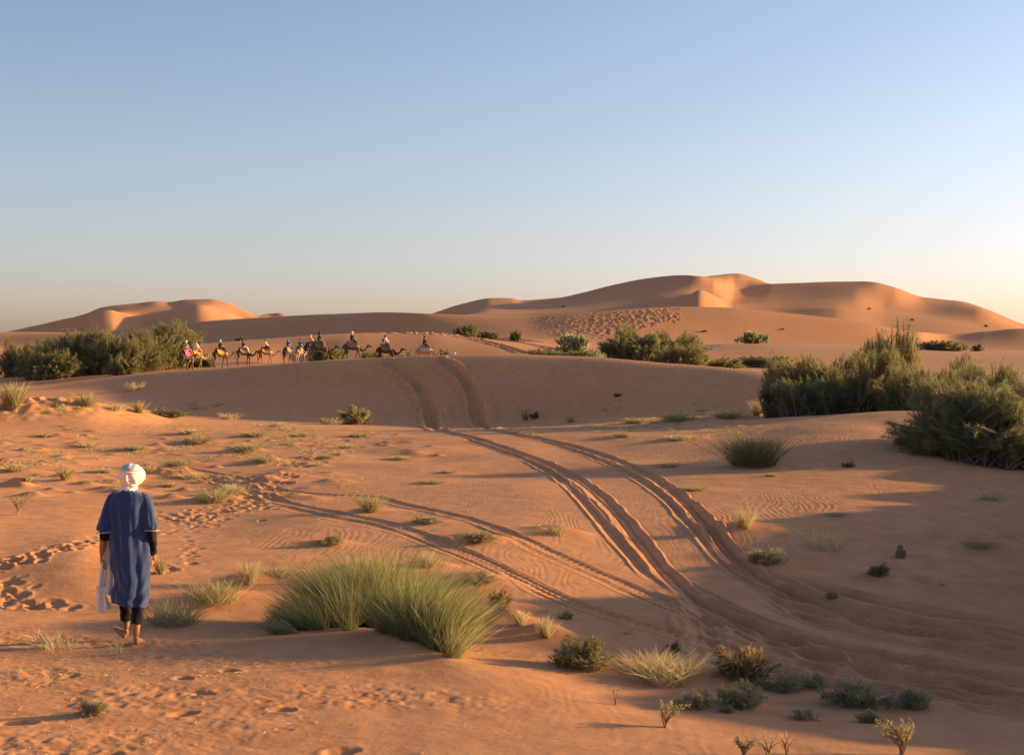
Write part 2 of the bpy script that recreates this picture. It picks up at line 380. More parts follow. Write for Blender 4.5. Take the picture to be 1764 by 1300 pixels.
WR2 = lambda D: .5
rut([(640,574),(720,574),(770,577),(815,584),(850,592),(885,602),(905,609)], WR2, .09, .6, dmin=165, seed=18)
rut([(700,573.5),(790,577),(850,583),(905,592),(950,601),(965,606)], WR2, .09, .6, dmin=165, seed=19)
rut([(860,581),(920,588),(980,595),(1010,600)], WR2, .07, .5, dmin=165, seed=20)

def pit(x, y, r, depth, el=1.0, ang=0.0, rim=.35):
    m = 3.2 * r * max(el, 1)
    if y - m < 3: return
    depth = depth * .62; rim = rim * .8
    sl = window(x - m, x + m, y - m, y + m)
    X = XX[sl] - x; Y = YY[sl] - y
    ca, sa = math.cos(ang), math.sin(ang)
    q = np.hypot((X * ca + Y * sa) / (r * el), (-X * sa + Y * ca) / r)
    q = q * (1 + .35 * vnoise((X + x) / (r * .8), (Y + y) / (r * .8)))
    ZZ[sl] += -depth * np.exp(-q ** 4) + rim * depth * np.exp(-((q - 1.45) / .4) ** 2)
    CALM[sl] = np.minimum(CALM[sl], smooth(1.0, 2.2, q))

pr = random.Random(5)
def trail(pts, n, spread_px, r, depth, dmin=9.0, el=1.3):
    pp = curve_px(pts, n)
    for a, b in pp:
        px = a + pr.gauss(0, spread_px); py = b + pr.gauss(0, spread_px * .3)
        p = hit(px, py, dmin)
        k = pr.uniform(.55, 1.1) * .85
        pit(p[0], p[1], r * k, depth * k * pr.uniform(.5, 1.2), el * pr.uniform(.8, 1.2), pr.uniform(0, 3.1))
# the caravan's trail: from the plateau down the ridge, across the flat, to the left of the frame
trail([(560,632),(600,645),(640,672),(668,700),(672,722)], 150, 17, .20, .06)
trail([(480,640),(540,650),(590,662),(640,690)], 60, 22, .20, .05)
trail([(690,735),(640,742),(600,752),(560,772),(520,790)], 210, 26, .13, .05)
trail([(520,790),(495,815),(470,840),(455,860),(430,872)], 170, 18, .11, .045)
trail([(440,868),(390,880),(340,890),(300,900)], 110, 24, .10, .045)
trail([(320,925),(330,955),(300,980),(270,985)], 26, 10, .09, .04)
trail([(0,975),(40,965),(80,950),(120,942),(165,925)], 60, 11, .10, .07)
trail([(0,1000),(20,1010),(0,1040),(10,1030),(60,1040),(90,1042)], 34, 18, .10, .06)
trail([(250,925),(290,915),(330,905),(380,900)], 30, 14, .09, .03)
# the man's own and other single prints in the foreground
for px, py, r, d in [(487,1222,.085,.05),(351,1194,.075,.04),(316,1229,.08,.05),(316,1168,.07,.04),(30,1246,.10,.065),(395,1155,.075,.045),
                     (186,1300,.09,.05),(588,1294,.10,.05),(270,1131,.06,.03),(337,1115,.05,.025),(455,1206,.05,.02),(430,1098,.05,.02),
                     (240,1268,.06,.02),(95,1300,.06,.03),(490,1256,.05,.02),(520,1180,.04,.012),(560,1140,.05,.012),(120,1165,.06,.03)]:
    p = hit(px, py); pit(p[0], p[1], r * .8, d * .8, 1.5, pr.uniform(-.5, .9), .3)
# trampled steep face of the long dune
for _ in range(900):
    px = 905 + 265 * pr.random() ** .8; py = pr.uniform(530, 586)
    top_ = float(np.interp(px, [905, 1000, 1100, 1165], [548, 541, 534, 531])); bot_ = float(np.interp(px, [905, 960, 1030, 1170], [560, 580, 582, 552]))
    if not top_ < py < bot_: continue
    if pr.random() > .25 + 1.1 * (vnoise(np.array([px / 17.]), np.array([py / 9.]))[0] + .35): continue
    p = hit(px, py, 225); pit(p[0], p[1], pr.uniform(.28, .5), pr.uniform(.15, .28), 1.3, pr.uniform(0, 3), .5)

def mound(px, py, rx, ry, h, rough=.3):
    p = hit(px, py); x, y = p[0], p[1]
    sl = window(x - 3*rx, x + 3*rx, max(y - 3*ry, 3.5), y + 3*ry)
    X = XX[sl] - x; Y = YY[sl] - y
    q = np.hypot(X / rx, Y / ry)
    ZZ[sl] += h * np.exp(-q ** 2) * (1 + rough * 2 * vnoise((X + x) / .3, (Y + y) / .3))
    CALM[sl] = np.minimum(CALM[sl], smooth(.8, 1.8, q))
# dead-grass hummocks on the left flat, small bulges under shrubs
hm = random.Random(21)
for px, py, rx, h in [(425,778,.75,.14),(440,752,.9,.10),(340,764,1.1,.13),(330,748,1.2,.1),(455,797,.7,.12),(620,752,.7,.06),(400,842,.5,.09),(255,812,.6,.10),
                      (180,815,.6,.07),(300,818,.6,.12),(330,800,.5,.08),(370,862,.6,.13),(640,880,.45,.09),(735,900,.4,.07),(825,930,.6,.12),(565,937,.4,.08),
                      (735,977,.4,.1),(825,1000,.5,.11),(640,985,.6,.12),(480,992,.45,.07),(430,1003,.4,.09),(385,1032,.6,.09),(300,1072,.6,.06),(865,1050,.5,.12),(820,1066,.5,.1),
                      (940,1098,.4,.13),(895,1078,.45,.13),(1005,1150,.6,.10),(1145,1168,.7,.09),(1280,1175,.8,.08),(962,918,.5,.12),(745,832,.5,.05),(690,792,.6,.05),(770,815,.5,.04),
                      (30,812,.6,.09),(110,828,.5,.06),(140,768,.8,.08),(90,752,.9,.07),(230,775,.8,.09),(210,845,.5,.07),(195,832,.5,.07),(290,838,.5,.06),
                      (1100,730,1.2,.14),(1170,727,1.3,.22),(1260,722,1.2,.2),(1180,757,.9,.14),(1075,752,.8,.08),(1280,912,.8,.12),(1320,972,.55,.08),(1200,845,.8,.06),(1297,802,.8,.12),
                      (1155,803,.6,.07),(1440,888,.7,.06),(60,703,2.0,.25),(150,703,2.0,.30),(230,712,1.5,.18),(15,712,2.0,.3),(612,730,1.1,.12),(915,725,1.3,.08),(985,728,1.2,.1),
                      (1690,945,1.3,.20),(1620,975,1.0,.1),(1745,930,1.2,.16),(1512,992,.3,.04),(1700,1010,1.2,.07),(1560,1000,1.0,.05),
                      (1490,1212,.6,.05),(1580,1216,.4,.04),(1270,1216,.45,.05),(1200,1217,.4,.04),(155,1228,.25,.03)]:
    mound(px, py, rx, rx * .62, h)
# a scatter of tiny tussock bumps over the left flat
for _ in range(230):
    px = hm.uniform(-20, 760); py = hm.uniform(738, 860)
    if px > 600 and py > 790: continue
    p = hit(px, py); h = hm.uniform(.03, .08); r = hm.uniform(.15, .4)
    sl = window(p[0]-3*r, p[0]+3*r, p[1]-3*r, p[1]+3*r)
    ZZ[sl] += h * np.exp(-((XX[sl]-p[0])/r)**2 - ((YY[sl]-p[1])/(r*.7))**2)
# rough littered crust in the left foreground
n_ = smooth(17, 14.4, YY) * smooth(1.6, -1.5, XX)
vv = vnoise(XX / .11, YY / .10) + .6 * vnoise(XX / .05 + 7, YY / .05) + 1.1 * vnoise(XX / .35, YY / .3 + 3)
ZZ += n_ * .0085 * vv * (.35 + 1.5 * smooth(-.15, .3, vnoise(XX / 1.1 + 5, YY / .8))) * smooth(9, 10, YY)
CALM = np.minimum(CALM, 1 - .8 * n_)
# fine lumps everywhere on the flat
ZZ += .010 * (vnoise(XX / .5 + 3, YY / .42) + .5 * vnoise(XX / .2, YY / .2 + 8)) * (smooth(5, 9, RR) * smooth(75, 40, RR))[:, None]
# ripple fields: (px, py, radius x, radius y)
for px, py, rx, ry, s in [(1520,895,4.0,4.5,1.0),(1380,905,2.6,3,1.0),(1700,880,3,5,.8),(1150,850,2.0,3,.35),(760,960,3.2,3.2,.45),(620,930,2.2,2.4,.5),(1020,930,1.2,5,.5),
                          (1060,650,9,12,1.1),(1180,670,8,12,.8),(1350,765,5,5,.7),(1450,745,4,4,.6),(250,690,9,8,.35),(60,680,8,8,.3),(920,1000,2,3,.4),(700,830,3,5,.25)]:
    p = hit(px, py)
    RIPPLE = np.maximum(RIPPLE, s * np.exp(-(((XX - p[0]) / rx) ** 2 + ((YY - p[1]) / ry) ** 2) ** 1.5) * np.where(CALM < .9, CALM, 1))

# ------------------------------------------------------------------ sand
def new_mat(name):
    m = bpy.data.materials.new(name); m.use_nodes = True
    nt = m.node_tree; nt.nodes.clear()
    out = nt.nodes.new('ShaderNodeOutputMaterial')
    return m, nt, out

def sand_material():
    m, nt, out = new_mat('orange_sand')
    N = nt.nodes.new; L = nt.links.new
    b = N('ShaderNodeBsdfPrincipled'); b.inputs['Roughness'].default_value = 0.95
    b.inputs['Specular IOR Level'].default_value = 0.1
    b.inputs['Diffuse Roughness'].default_value = 0.6
    L(b.outputs[0], out.inputs[0])
    geo = N('ShaderNodeNewGeometry')
    n1 = N('ShaderNodeTexNoise'); n1.inputs['Scale'].default_value = 0.06; n1.inputs['Detail'].default_value = 5
    n2 = N('ShaderNodeTexNoise'); n2.inputs['Scale'].default_value = 2.2; n2.inputs['Detail'].default_value = 8; n2.inputs['Roughness'].default_value = .65
    L(geo.outputs['Position'], n1.inputs['Vector']); L(geo.outputs['Position'], n2.inputs['Vector'])
    r1 = N('ShaderNodeMix'); r1.data_type = 'RGBA'
    r1.inputs[6].default_value = (0.53, 0.245, 0.105, 1); r1.inputs[7].default_value = (0.61, 0.315, 0.155, 1)
    L(n1.outputs[0], r1.inputs[0])
    r2 = N('ShaderNodeMix'); r2.data_type = 'RGBA'; r2.blend_type = 'MULTIPLY'; r2.inputs[0].default_value = 1
    cr = N('ShaderNodeValToRGB'); cr.color_ramp.elements[0].position = .3; cr.color_ramp.elements[0].color = (.84, .80, .78, 1)
    cr.color_ramp.elements[1].position = .7; cr.color_ramp.elements[1].color = (1.1, 1.1, 1.1, 1)
    L(n2.outputs[0], cr.inputs[0]); L(r1.outputs[2], r2.inputs[6]); L(cr.outputs[0], r2.inputs[7])
    L(r2.outputs[2], b.inputs['Base Color'])
    # wind ripples: waves across X with the crests running away from the viewer, bent by noise, in patches
    mp = N('ShaderNodeMapping'); mp.inputs['Scale'].default_value = (1.0, 0.34, 0.0); mp.inputs['Rotation'].default_value = (0, 0, R(12))
    L(geo.outputs['Position'], mp.inputs[0])
    nb = N('ShaderNodeTexNoise'); nb.inputs['Scale'].default_value = 0.55; nb.inputs['Detail'].default_value = 3
    L(mp.outputs[0], nb.inputs[0])
    va = N('ShaderNodeVectorMath'); va.operation = 'MULTIPLY_ADD'
    L(nb.outputs['Color'], va.inputs[0]); va.inputs[1].default_value = (2.6, 1.8, 0); L(mp.outputs[0], va.inputs[2])
    w = N('ShaderNodeTexWave'); w.wave_type = 'BANDS'; w.bands_direction = 'X'; w.inputs['Scale'].default_value = 2.1
    w.inputs['Distortion'].default_value = 1.6; w.inputs['Detail'].default_value = 2; w.inputs['Detail Scale'].default_value = 1.2
    L(va.outputs[0], w.inputs[0])
    w2 = N('ShaderNodeTexWave'); w2.wave_type = 'BANDS'; w2.bands_direction = 'X'; w2.inputs['Scale'].default_value = 1.15
    w2.inputs['Distortion'].default_value = 1.6; w2.inputs['Detail'].default_value = 2
    L(va.outputs[0], w2.inputs[0])
    pn = N('ShaderNodeTexNoise'); pn.inputs['Scale'].default_value = 0.13; pn.inputs['Detail'].default_value = 3
    L(geo.outputs['Position'], pn.inputs['Vector'])
    pr = N('ShaderNodeMapRange'); pr.inputs[1].default_value = .46; pr.inputs[2].default_value = .58
    L(pn.outputs[0], pr.inputs[0])
    at_ = N('ShaderNodeAttribute'); at_.attribute_name = 'calm'      # 0 where the sand has been churned
    mu = N('ShaderNodeMath'); mu.operation = 'MULTIPLY'; pr.inputs[3].default_value = 0; pr.inputs[4].default_value = .22; L(pr.outputs[0], mu.inputs[0]); L(at_.outputs['Fac'], mu.inputs[1])
    rp = N('ShaderNodeAttribute'); rp.attribute_name = 'ripple'
    mx = N('ShaderNodeMath'); mx.operation = 'MAXIMUM'; L(mu.outputs[0], mx.inputs[0]); L(rp.outputs['Fac'], mx.inputs[1])
    # near ground gets the short ripples, the far slopes the long ones
    sx = N('ShaderNodeVectorMath'); sx.operation = 'LENGTH'; L(geo.outputs['Position'], sx.inputs[0])
    dr = N('ShaderNodeMapRange'); dr.inputs[1].default_value = 50; dr.inputs[2].default_value = 75; L(sx.outputs['Value'], dr.inputs[0])
    wm = N('ShaderNodeMix'); wm.data_type = 'FLOAT'
    L(dr.outputs[0], wm.inputs[0]); L(w.outputs['Fac'], wm.inputs[2]); 
    w2s = N('ShaderNodeMath'); w2s.operation = 'MULTIPLY'; L(w2.outputs['Fac'], w2s.inputs[0]); w2s.inputs[1].default_value = 1.5
    L(w2s.outputs[0], wm.inputs[3])
    wh = N('ShaderNodeMath'); wh.operation = 'MULTIPLY'; L(wm.outputs[0], wh.inputs[0]); L(mx.outputs[0], wh.inputs[1])
    bm = N('ShaderNodeBump'); bm.inputs['Distance'].default_value = 0.0055; bm.inputs['Strength'].default_value = 1
    L(wh.outputs[0], bm.inputs['Height'])
    # lumpy grain
    g1 = N('ShaderNodeTexNoise'); g1.inputs['Scale'].default_value = 7; g1.inputs['Detail'].default_value = 8; g1.inputs['Roughness'].default_value = .7
    mp2 = N('ShaderNodeMapping'); mp2.inputs['Scale'].default_value = (.6, 1, 1)
    L(geo.outputs['Position'], mp2.inputs[0]); L(mp2.outputs[0], g1.inputs['Vector'])
    bm2 = N('ShaderNodeBump'); bm2.inputs['Distance'].default_value = 0.02; bm2.inputs['Strength'].default_value = .6
    fd = N('ShaderNodeMapRange'); fd.inputs[1].default_value = 15; fd.inputs[2].default_value = 120; fd.inputs[3].default_value = .75; fd.inputs[4].default_value = .2
    L(sx.outputs['Value'], fd.inputs[0]); L(fd.outputs[0], bm2.inputs['Strength'])
    L(g1.outputs[0], bm2.inputs['Height']); L(bm.outputs[0], bm2.inputs['Normal'])
    L(bm2.outputs[0], b.inputs['Normal'])
    return m
SAND = sand_material()

def build_ground():
    v = np.stack([XX, YY, ZZ], -1).reshape(-1, 3)
    i = np.arange(NR - 1)[:, None] * NT + np.arange(NT - 1)[None, :]
    q = np.stack([i, i + 1, i + NT + 1, i + NT], -1).reshape(-1, 4)
    # close the ring behind the camera and the middle under it
    k = np.arange(NR - 1) * NT
    q2 = np.stack([k + NT - 1, k, k + NT, k + 2 * NT - 1], -1)
    c = len(v); v = np.vstack([v, [[0, 0, 0]]])
    j = np.arange(NT)
    t = np.stack([np.full(NT, c), (j + 1) % NT, j], -1)
    calm = CALM.reshape(-1); rip = RIPPLE.reshape(-1)
    me = np_mesh('sand_ground', v, np.vstack([q, q2]), t, True, {'calm': np.append(calm, 1), 'ripple': np.append(rip, 0)})
    me.materials.append(SAND)
    o = link(bpy.data.objects.new('sand_ground', me))
    tag(o, 'orange desert sand rising into dunes', kind='structure')
    return o
build_ground()

# ------------------------------------------------------------------ plant materials
def leaf_mat(name, c0, c1, c2, rough=.7, trans=.35):
    m, nt, out = new_mat(name)
    N = nt.nodes.new; L = nt.links.new
    a = N('ShaderNodeAttribute'); a.attribute_name = 'tone'
    r = N('ShaderNodeValToRGB'); e = r.color_ramp.elements
    e[0].position = 0; e[0].color = (*c0, 1); e[1].position = 1; e[1].color = (*c2, 1)
    q = e.new(.5); q.color = (*c1, 1)
    L(a.outputs['Fac'], r.inputs[0])
    p = N('ShaderNodeBsdfPrincipled'); p.inputs['Roughness'].default_value = rough; p.inputs['Specular IOR Level'].default_value = .2
    t = N('ShaderNodeBsdfTranslucent'); mx = N('ShaderNodeMixShader'); mx.inputs[0].default_value = trans
    L(r.outputs[0], p.inputs['Base Color']); L(r.outputs[0], t.inputs[0])
    L(p.outputs[0], mx.inputs[1]); L(t.outputs[0], mx.inputs[2]); L(mx.outputs[0], out.inputs[0])
    return m
LM = {
 'tamarisk': leaf_mat('tamarisk_needles', (.125, .13, .055), (.225, .22, .095), (.36, .33, .155), trans=.6),
 'tamarisk_dark': leaf_mat('dark_tamarisk_needles', (.12, .135, .062), (.20, .21, .10), (.32, .31, .15), trans=.6),
 'broom': leaf_mat('broom_stems', (.13, .145, .05), (.25, .26, .095), (.50, .45, .24), trans=.5),
 'salt': leaf_mat('grey_green_leaves', (.18, .175, .09), (.30, .285, .155), (.46, .42, .25)),
 'dark': leaf_mat('dark_green_leaves', (.10, .105, .045), (.17, .17, .07), (.28, .26, .12)),
 'straw': leaf_mat('dry_straw', (.36, .28, .13), (.52, .42, .22), (.66, .57, .34)),
 'strawgreen': leaf_mat('half_dry_grass', (.22, .20, .085), (.38, .33, .155), (.56, .47, .25)),
 'brown': leaf_mat('brown_seed_heads', (.15, .11, .05), (.28, .20, .09), (.46, .33, .15)),
 'leafy': leaf_mat('broad_pale_leaves', (.15, .18, .09), (.26, .29, .15), (.40, .42, .24), .5),
}
def bark_mat():
    m, nt, out = new_mat('woody_stem')
    p = nt.nodes.new('ShaderNodeBsdfPrincipled'); p.inputs['Roughness'].default_value = .9
    n = nt.nodes.new('ShaderNodeTexNoise'); n.inputs['Scale'].default_value = 30
    r = nt.nodes.new('ShaderNodeValToRGB'); r.color_ramp.elements[0].color = (.15, .095, .055, 1); r.color_ramp.elements[1].color = (.32, .22, .13, 1)
    nt.links.new(n.outputs[0], r.inputs[0]); nt.links.new(r.outputs[0], p.inputs[0]); nt.links.new(p.outputs[0], out.inputs[0])
    return m
BARK = bark_mat()

def unit(v): return v / (np.linalg.norm(v, axis=-1, keepdims=True) + 1e-9)

def blades(P, Dr, Ln, Wd, bend, tone, g, nseg=2):
    """thin tapering curved leaves; returns verts, quads, tris, tone"""
    n = len(P)
    side = unit(np.cross(Dr, unit(g.normal(size=(n, 3)))))
    V = []
    for k in range(nseg):
        t = k / nseg
        c = P + Dr * (Ln * t)[:, None] + bend * (t * t)
        w = (Wd * (1 - .35 * t))[:, None] * .5
        V += [c - side * w, c + side * w]
    V.append(P + Dr * Ln[:, None] + bend)
    V = np.stack(V, 1); m = 2 * nseg + 1
    base = (np.arange(n) * m)[:, None]
    Q = [np.concatenate([base + 2*k, base + 2*k+1, base + 2*k+3, base + 2*k+2], 1) for k in range(nseg - 1)]
    T = np.concatenate([base + m-3, base + m-2, base + m-1], 1)
    return V.reshape(-1, 3), (np.concatenate(Q) if Q else np.zeros((0, 4), int)), T, np.repeat(tone, m)

def tubes(paths, r0, r1, nside=4):
    """paths: (n, k, 3) polylines; tapering tubes"""
    n, k, _ = paths.shape
    tg = unit(np.gradient(paths, axis=1))
    up = np.zeros_like(tg); up[..., 0] = .3; up[..., 2] = .1; up[..., 1] = 1
    a = unit(np.cross(tg, up)); b = np.cross(tg, a)
    t = np.linspace(0, 1, k)[None, :, None]
    r0 = np.asarray(r0).reshape(-1, 1, 1); r1 = np.asarray(r1).reshape(-1, 1, 1)
    r = r0 * (1 - t) + r1 * t
    rings = [paths + (a * math.cos(q) + b * math.sin(q)) * r for q in np.arange(nside) * 2 * math.pi / nside]
    V = np.stack(rings, 2).reshape(-1, 3)
    i = np.arange(n)[:, None, None] * k * nside + np.arange(k - 1)[None, :, None] * nside + np.arange(nside)[None, None, :]
    j = np.arange(n)[:, None, None] * k * nside + np.arange(k - 1)[None, :, None] * nside + ((np.arange(nside) + 1) % nside)[None, None, :]
    Q = np.stack([i, j, j + nside, i + nside], -1).reshape(-1, 4)
    return V, Q

def bezier(a, b, c, k):
    t = np.linspace(0, 1, k)[None, :, None]
    return a[:, None] * (1-t)**2 + 2 * b[:, None] * t * (1-t) + c[:, None] * t * t

KIND = {  # leaf material, stems, leaves per stem, leaf length, width (share of plant size), spread, start along the stem, lobes, flatness
 'tamarisk': dict(mat='tamarisk', nb=560, nl=190, ll=.050, lw=.0025, sp=1.15, t0=.42, lobes=17, droop=.02, base=.55),
 'tamarisk_dark': dict(mat='tamarisk_dark', nb=560, nl=190, ll=.058, lw=.0025, sp=1.05, t0=.38, lobes=17, droop=.03, base=.55),
 'scrub': dict(mat='tamarisk', nb=170, nl=45, ll=.11, lw=.010, sp=.9, t0=.3, lobes=9, droop=.03, base=.5),
 'salt': dict(mat='salt', nb=150, nl=18, ll=.10, lw=.011, sp=.8, t0=.25, lobes=8, droop=0, base=.45),
 'dark': dict(mat='dark', nb=170, nl=18, ll=.10, lw=.012, sp=.75, t0=.25, lobes=8, droop=0, base=.40),
 'brown': dict(mat='brown', nb=130, nl=24, ll=.075, lw=.014, sp=.7, t0=.35, lobes=7, droop=0, base=.35),
 'leafy': dict(mat='leafy', nb=60, nl=13, ll=.16, lw=.055, sp=.6, t0=.3, lobes=6, droop=0, base=.35),
}
def plant_mesh(w, h, kind, seed, depth=None, wmin=.004):
    """returns stems mesh and foliage mesh in local coordinates, w wide and h high"""
    K = KIND[kind]; g = np.random.default_rng(seed); dp = depth or w * .8
    nb = K['nb']; S = (w * .5 + h) * .7
    L = K['lobes']
    ang = g.uniform(0, 2*math.pi, L); rad = np.sqrt(g.uniform(0.02, 1, L)) * .78
    lz = g.uniform(.35, .74, L); lz[0] = .78
    lc = np.stack([np.cos(ang) * rad * w * .5, np.sin(ang) * rad * dp * .5, lz * (1 - .5 * rad**2) * h], -1)
    lr = g.uniform(.17, .30, L)
    k = g.integers(0, L, nb)
    d = unit(g.normal(size=(nb, 3)) + np.array([0, 0, .35]))
    e = lc[k] + d * lr[k][:, None] * np.array([w * .62, dp * .62, h * .85]) * (g.uniform(.45, 1.0, nb) ** .6)[:, None]
    # a skirt of low outer stems so that the plant meets the ground
    ns = nb // 4; qa = g.uniform(0, 2*math.pi, ns); qr = g.uniform(.55, .98, ns)
    e[:ns] = np.stack([np.cos(qa) * qr * w * .5, np.sin(qa) * qr * dp * .5, g.uniform(.05, .4, ns) * h], -1)
    e[:, 0] = np.clip(e[:, 0], -w * .52, w * .52); e[:, 2] = np.clip(e[:, 2], .03 * h, h * (.95 - .05 * g.random(nb)))
    ba = g.uniform(0, 2*math.pi, nb); br = np.sqrt(g.uniform(0, 1, nb)) * K['base']
    b = np.stack([np.cos(ba) * br * w * .5, np.sin(ba) * br * dp * .5, -np.full(nb, .04 * h)], -1)
    b[:, :2] += .25 * e[:, :2]
    c = b * .6 + e * .4 + np.array([0, 0, 1.0]) * (.12 * h)
    path = bezier(b, c, e, 7)
    sv, sq = tubes(path, S * .007 * g.uniform(.6, 1.5, nb), S * .0022)
    nl = K['nl']; t = K['t0'] + (1 - K['t0']) * g.uniform(0, 1, (nb, nl)) ** .8
    tt = t[..., None]
    P = b[:, None] * (1-tt)**2 + 2 * c[:, None] * tt * (1-tt) + e[:, None] * tt * tt
    T = unit(2 * (1-tt) * (c - b)[:, None] + 2 * tt * (e - c)[:, None])
    Dr = unit(T + K['sp'] * g.normal(size=P.shape) + np.array([0, 0, .18]))
    n = nb * nl; P = P.reshape(-1, 3); Dr = Dr.reshape(-1, 3)
    Ln = S * K['ll'] * g.uniform(.5, 1.35, n); Wd = np.maximum(S * K['lw'], wmin) * g.uniform(.7, 1.3, n)
    bend = np.zeros((n, 3)); bend[:, 2] = -K['droop'] * S * g.uniform(0, 1, n)
    bt = g.uniform(0, 1, nb); tone = np.clip(np.repeat(.60 * bt, nl) + .30 * g.uniform(0, 1, n) + .15 * (t.reshape(-1)), 0, 1)
    P[:, 2] = np.maximum(P[:, 2], .01)
    V, Q, Tr, tn = blades(P, Dr, Ln, Wd, bend, tone, g, 1 if 'tama' in kind else 2)
    return (sv, sq), (V, Q, Tr, tn)

def fan_mesh(w, h, n, wd, seed, lean=(0, 0), nseg=4, bases=None, droopy=.25):
    """grass: long thin blades fanning from a small base (or several)"""
    g = np.random.default_rng(seed)
    if bases is None: bases = [(0, 0, 0, .16 * w, 1.0, lean[0], lean[1])]
    V, Q, T, TN = [], [], [], []; off = 0
    for bx, by, bz, br, share, lx, ly in bases:
        m = max(int(n * share), 4)
        a = g.uniform(0, 2*math.pi, m); r = np.sqrt(g.uniform(0, 1, m)) * br
        P = np.stack([bx + np.cos(a) * r, by + np.sin(a) * r, np.full(m, bz - .02)], -1)
        out = g.normal(0, 1, (m, 2)) * .52
        sc = w * .5 / max(h, .01)
        D_ = np.stack([out[:, 0] * sc + lx, out[:, 1] * min(sc, 1.2) + ly, np.ones(m)], -1); D_ = unit(D_)
        D_[:, 2] = np.maximum(D_[:, 2], .06)
        Ln = np.minimum(h / np.maximum(D_[:, 2], .3), 1.0 * max(w, h)) * (g.uniform(.0, 1, m) ** .8 * .75 + .30)
        bend = np.stack([D_[:, 0] * droopy * Ln, D_[:, 1] * droopy * Ln, -droopy * .45 * Ln * (1 - D_[:, 2])], -1)
        v, q, t, tn = blades(P, D_, Ln, wd * g.uniform(.6, 1.3, m), bend, g.uniform(0, 1, m), g, nseg)
        V.append(v); Q.append(q + off); T.append(t + off); TN.append(tn); off += len(v)
    return np.concatenate(V), np.concatenate(Q), np.concatenate(T), np.concatenate(TN)

def foliage_obj(name, data, mat, parent=None):
    V, Q, T, tn = data
    me = np_mesh(name, V, Q, T, False, {'tone': tn}); me.materials.append(mat)
    return link(bpy.data.objects.new(name, me), parent)

_sd = [100]
def base_of(px, py, D):
    if D is None:
        p = hit(px, py, grid=ZZ)
    else:
        q = at(px, py if py else 650, D); p = np.array([q[0], q[1], float(ground(q[0], q[1], ZZ))])
    return p

def bush(name, label, cat, px, py, w, h, kind='salt', D=None, top=None, group=None, mat=None, depth=None, scale_n=1.0):
    """a shrub with stems and foliage; w, h in photo pixels at its base"""
    _sd[0] += 1
    p = base_of(px, py, D); s = p[1] / F_PX
    W_ = w * s * (1.22 if 'tama' in kind else 1.0); H_ = (at(px, top, p[1])[2] - p[2]) * (1.1 if 'tama' in kind else 1) if top else h * s
    K0 = dict(KIND[kind])
    if scale_n != 1.0: KIND[kind] = dict(K0, nb=int(K0['nb'] * scale_n))
    st, fo = plant_mesh(W_, H_, kind, _sd[0], depth, (.42 if 'tama' in kind else .6) * s)
    KIND[kind] = K0
    root = empty(name, (p[0], p[1], p[2]))
    tag(root, label, cat, group)
    me = np_mesh('stems', st[0], st[1]); me.materials.append(BARK)
    link(bpy.data.objects.new('stems', me), root)
    foliage_obj('foliage', fo, mat or LM[K0['mat']], root)
    return root

def tuft(name, label, cat, px, py, w, h, mat='straw', n=160, wd=None, D=None, group=None, lean=(0, 0), droopy=.25):
    """grass tuft: one mesh of fanning blades"""
    _sd[0] += 1
    p = base_of(px, py, D); s = p[1] / F_PX
    W_, H_ = w * s, h * s
    wd = wd or max(.005, .75 * s); n = int(n * 1.7); H_ *= 1.25; W_ *= 1.1
    data = fan_mesh(W_, H_, n, wd, _sd[0], lean, 3, droopy=droopy, bases=[(0, 0, 0, W_ * .33, 1.0, lean[0], lean[1])] if w > 2.2 * h else None)
    o = foliage_obj(name, data, LM[mat]); o.location = (p[0], p[1], p[2])
    return tag(o, label, cat, group)

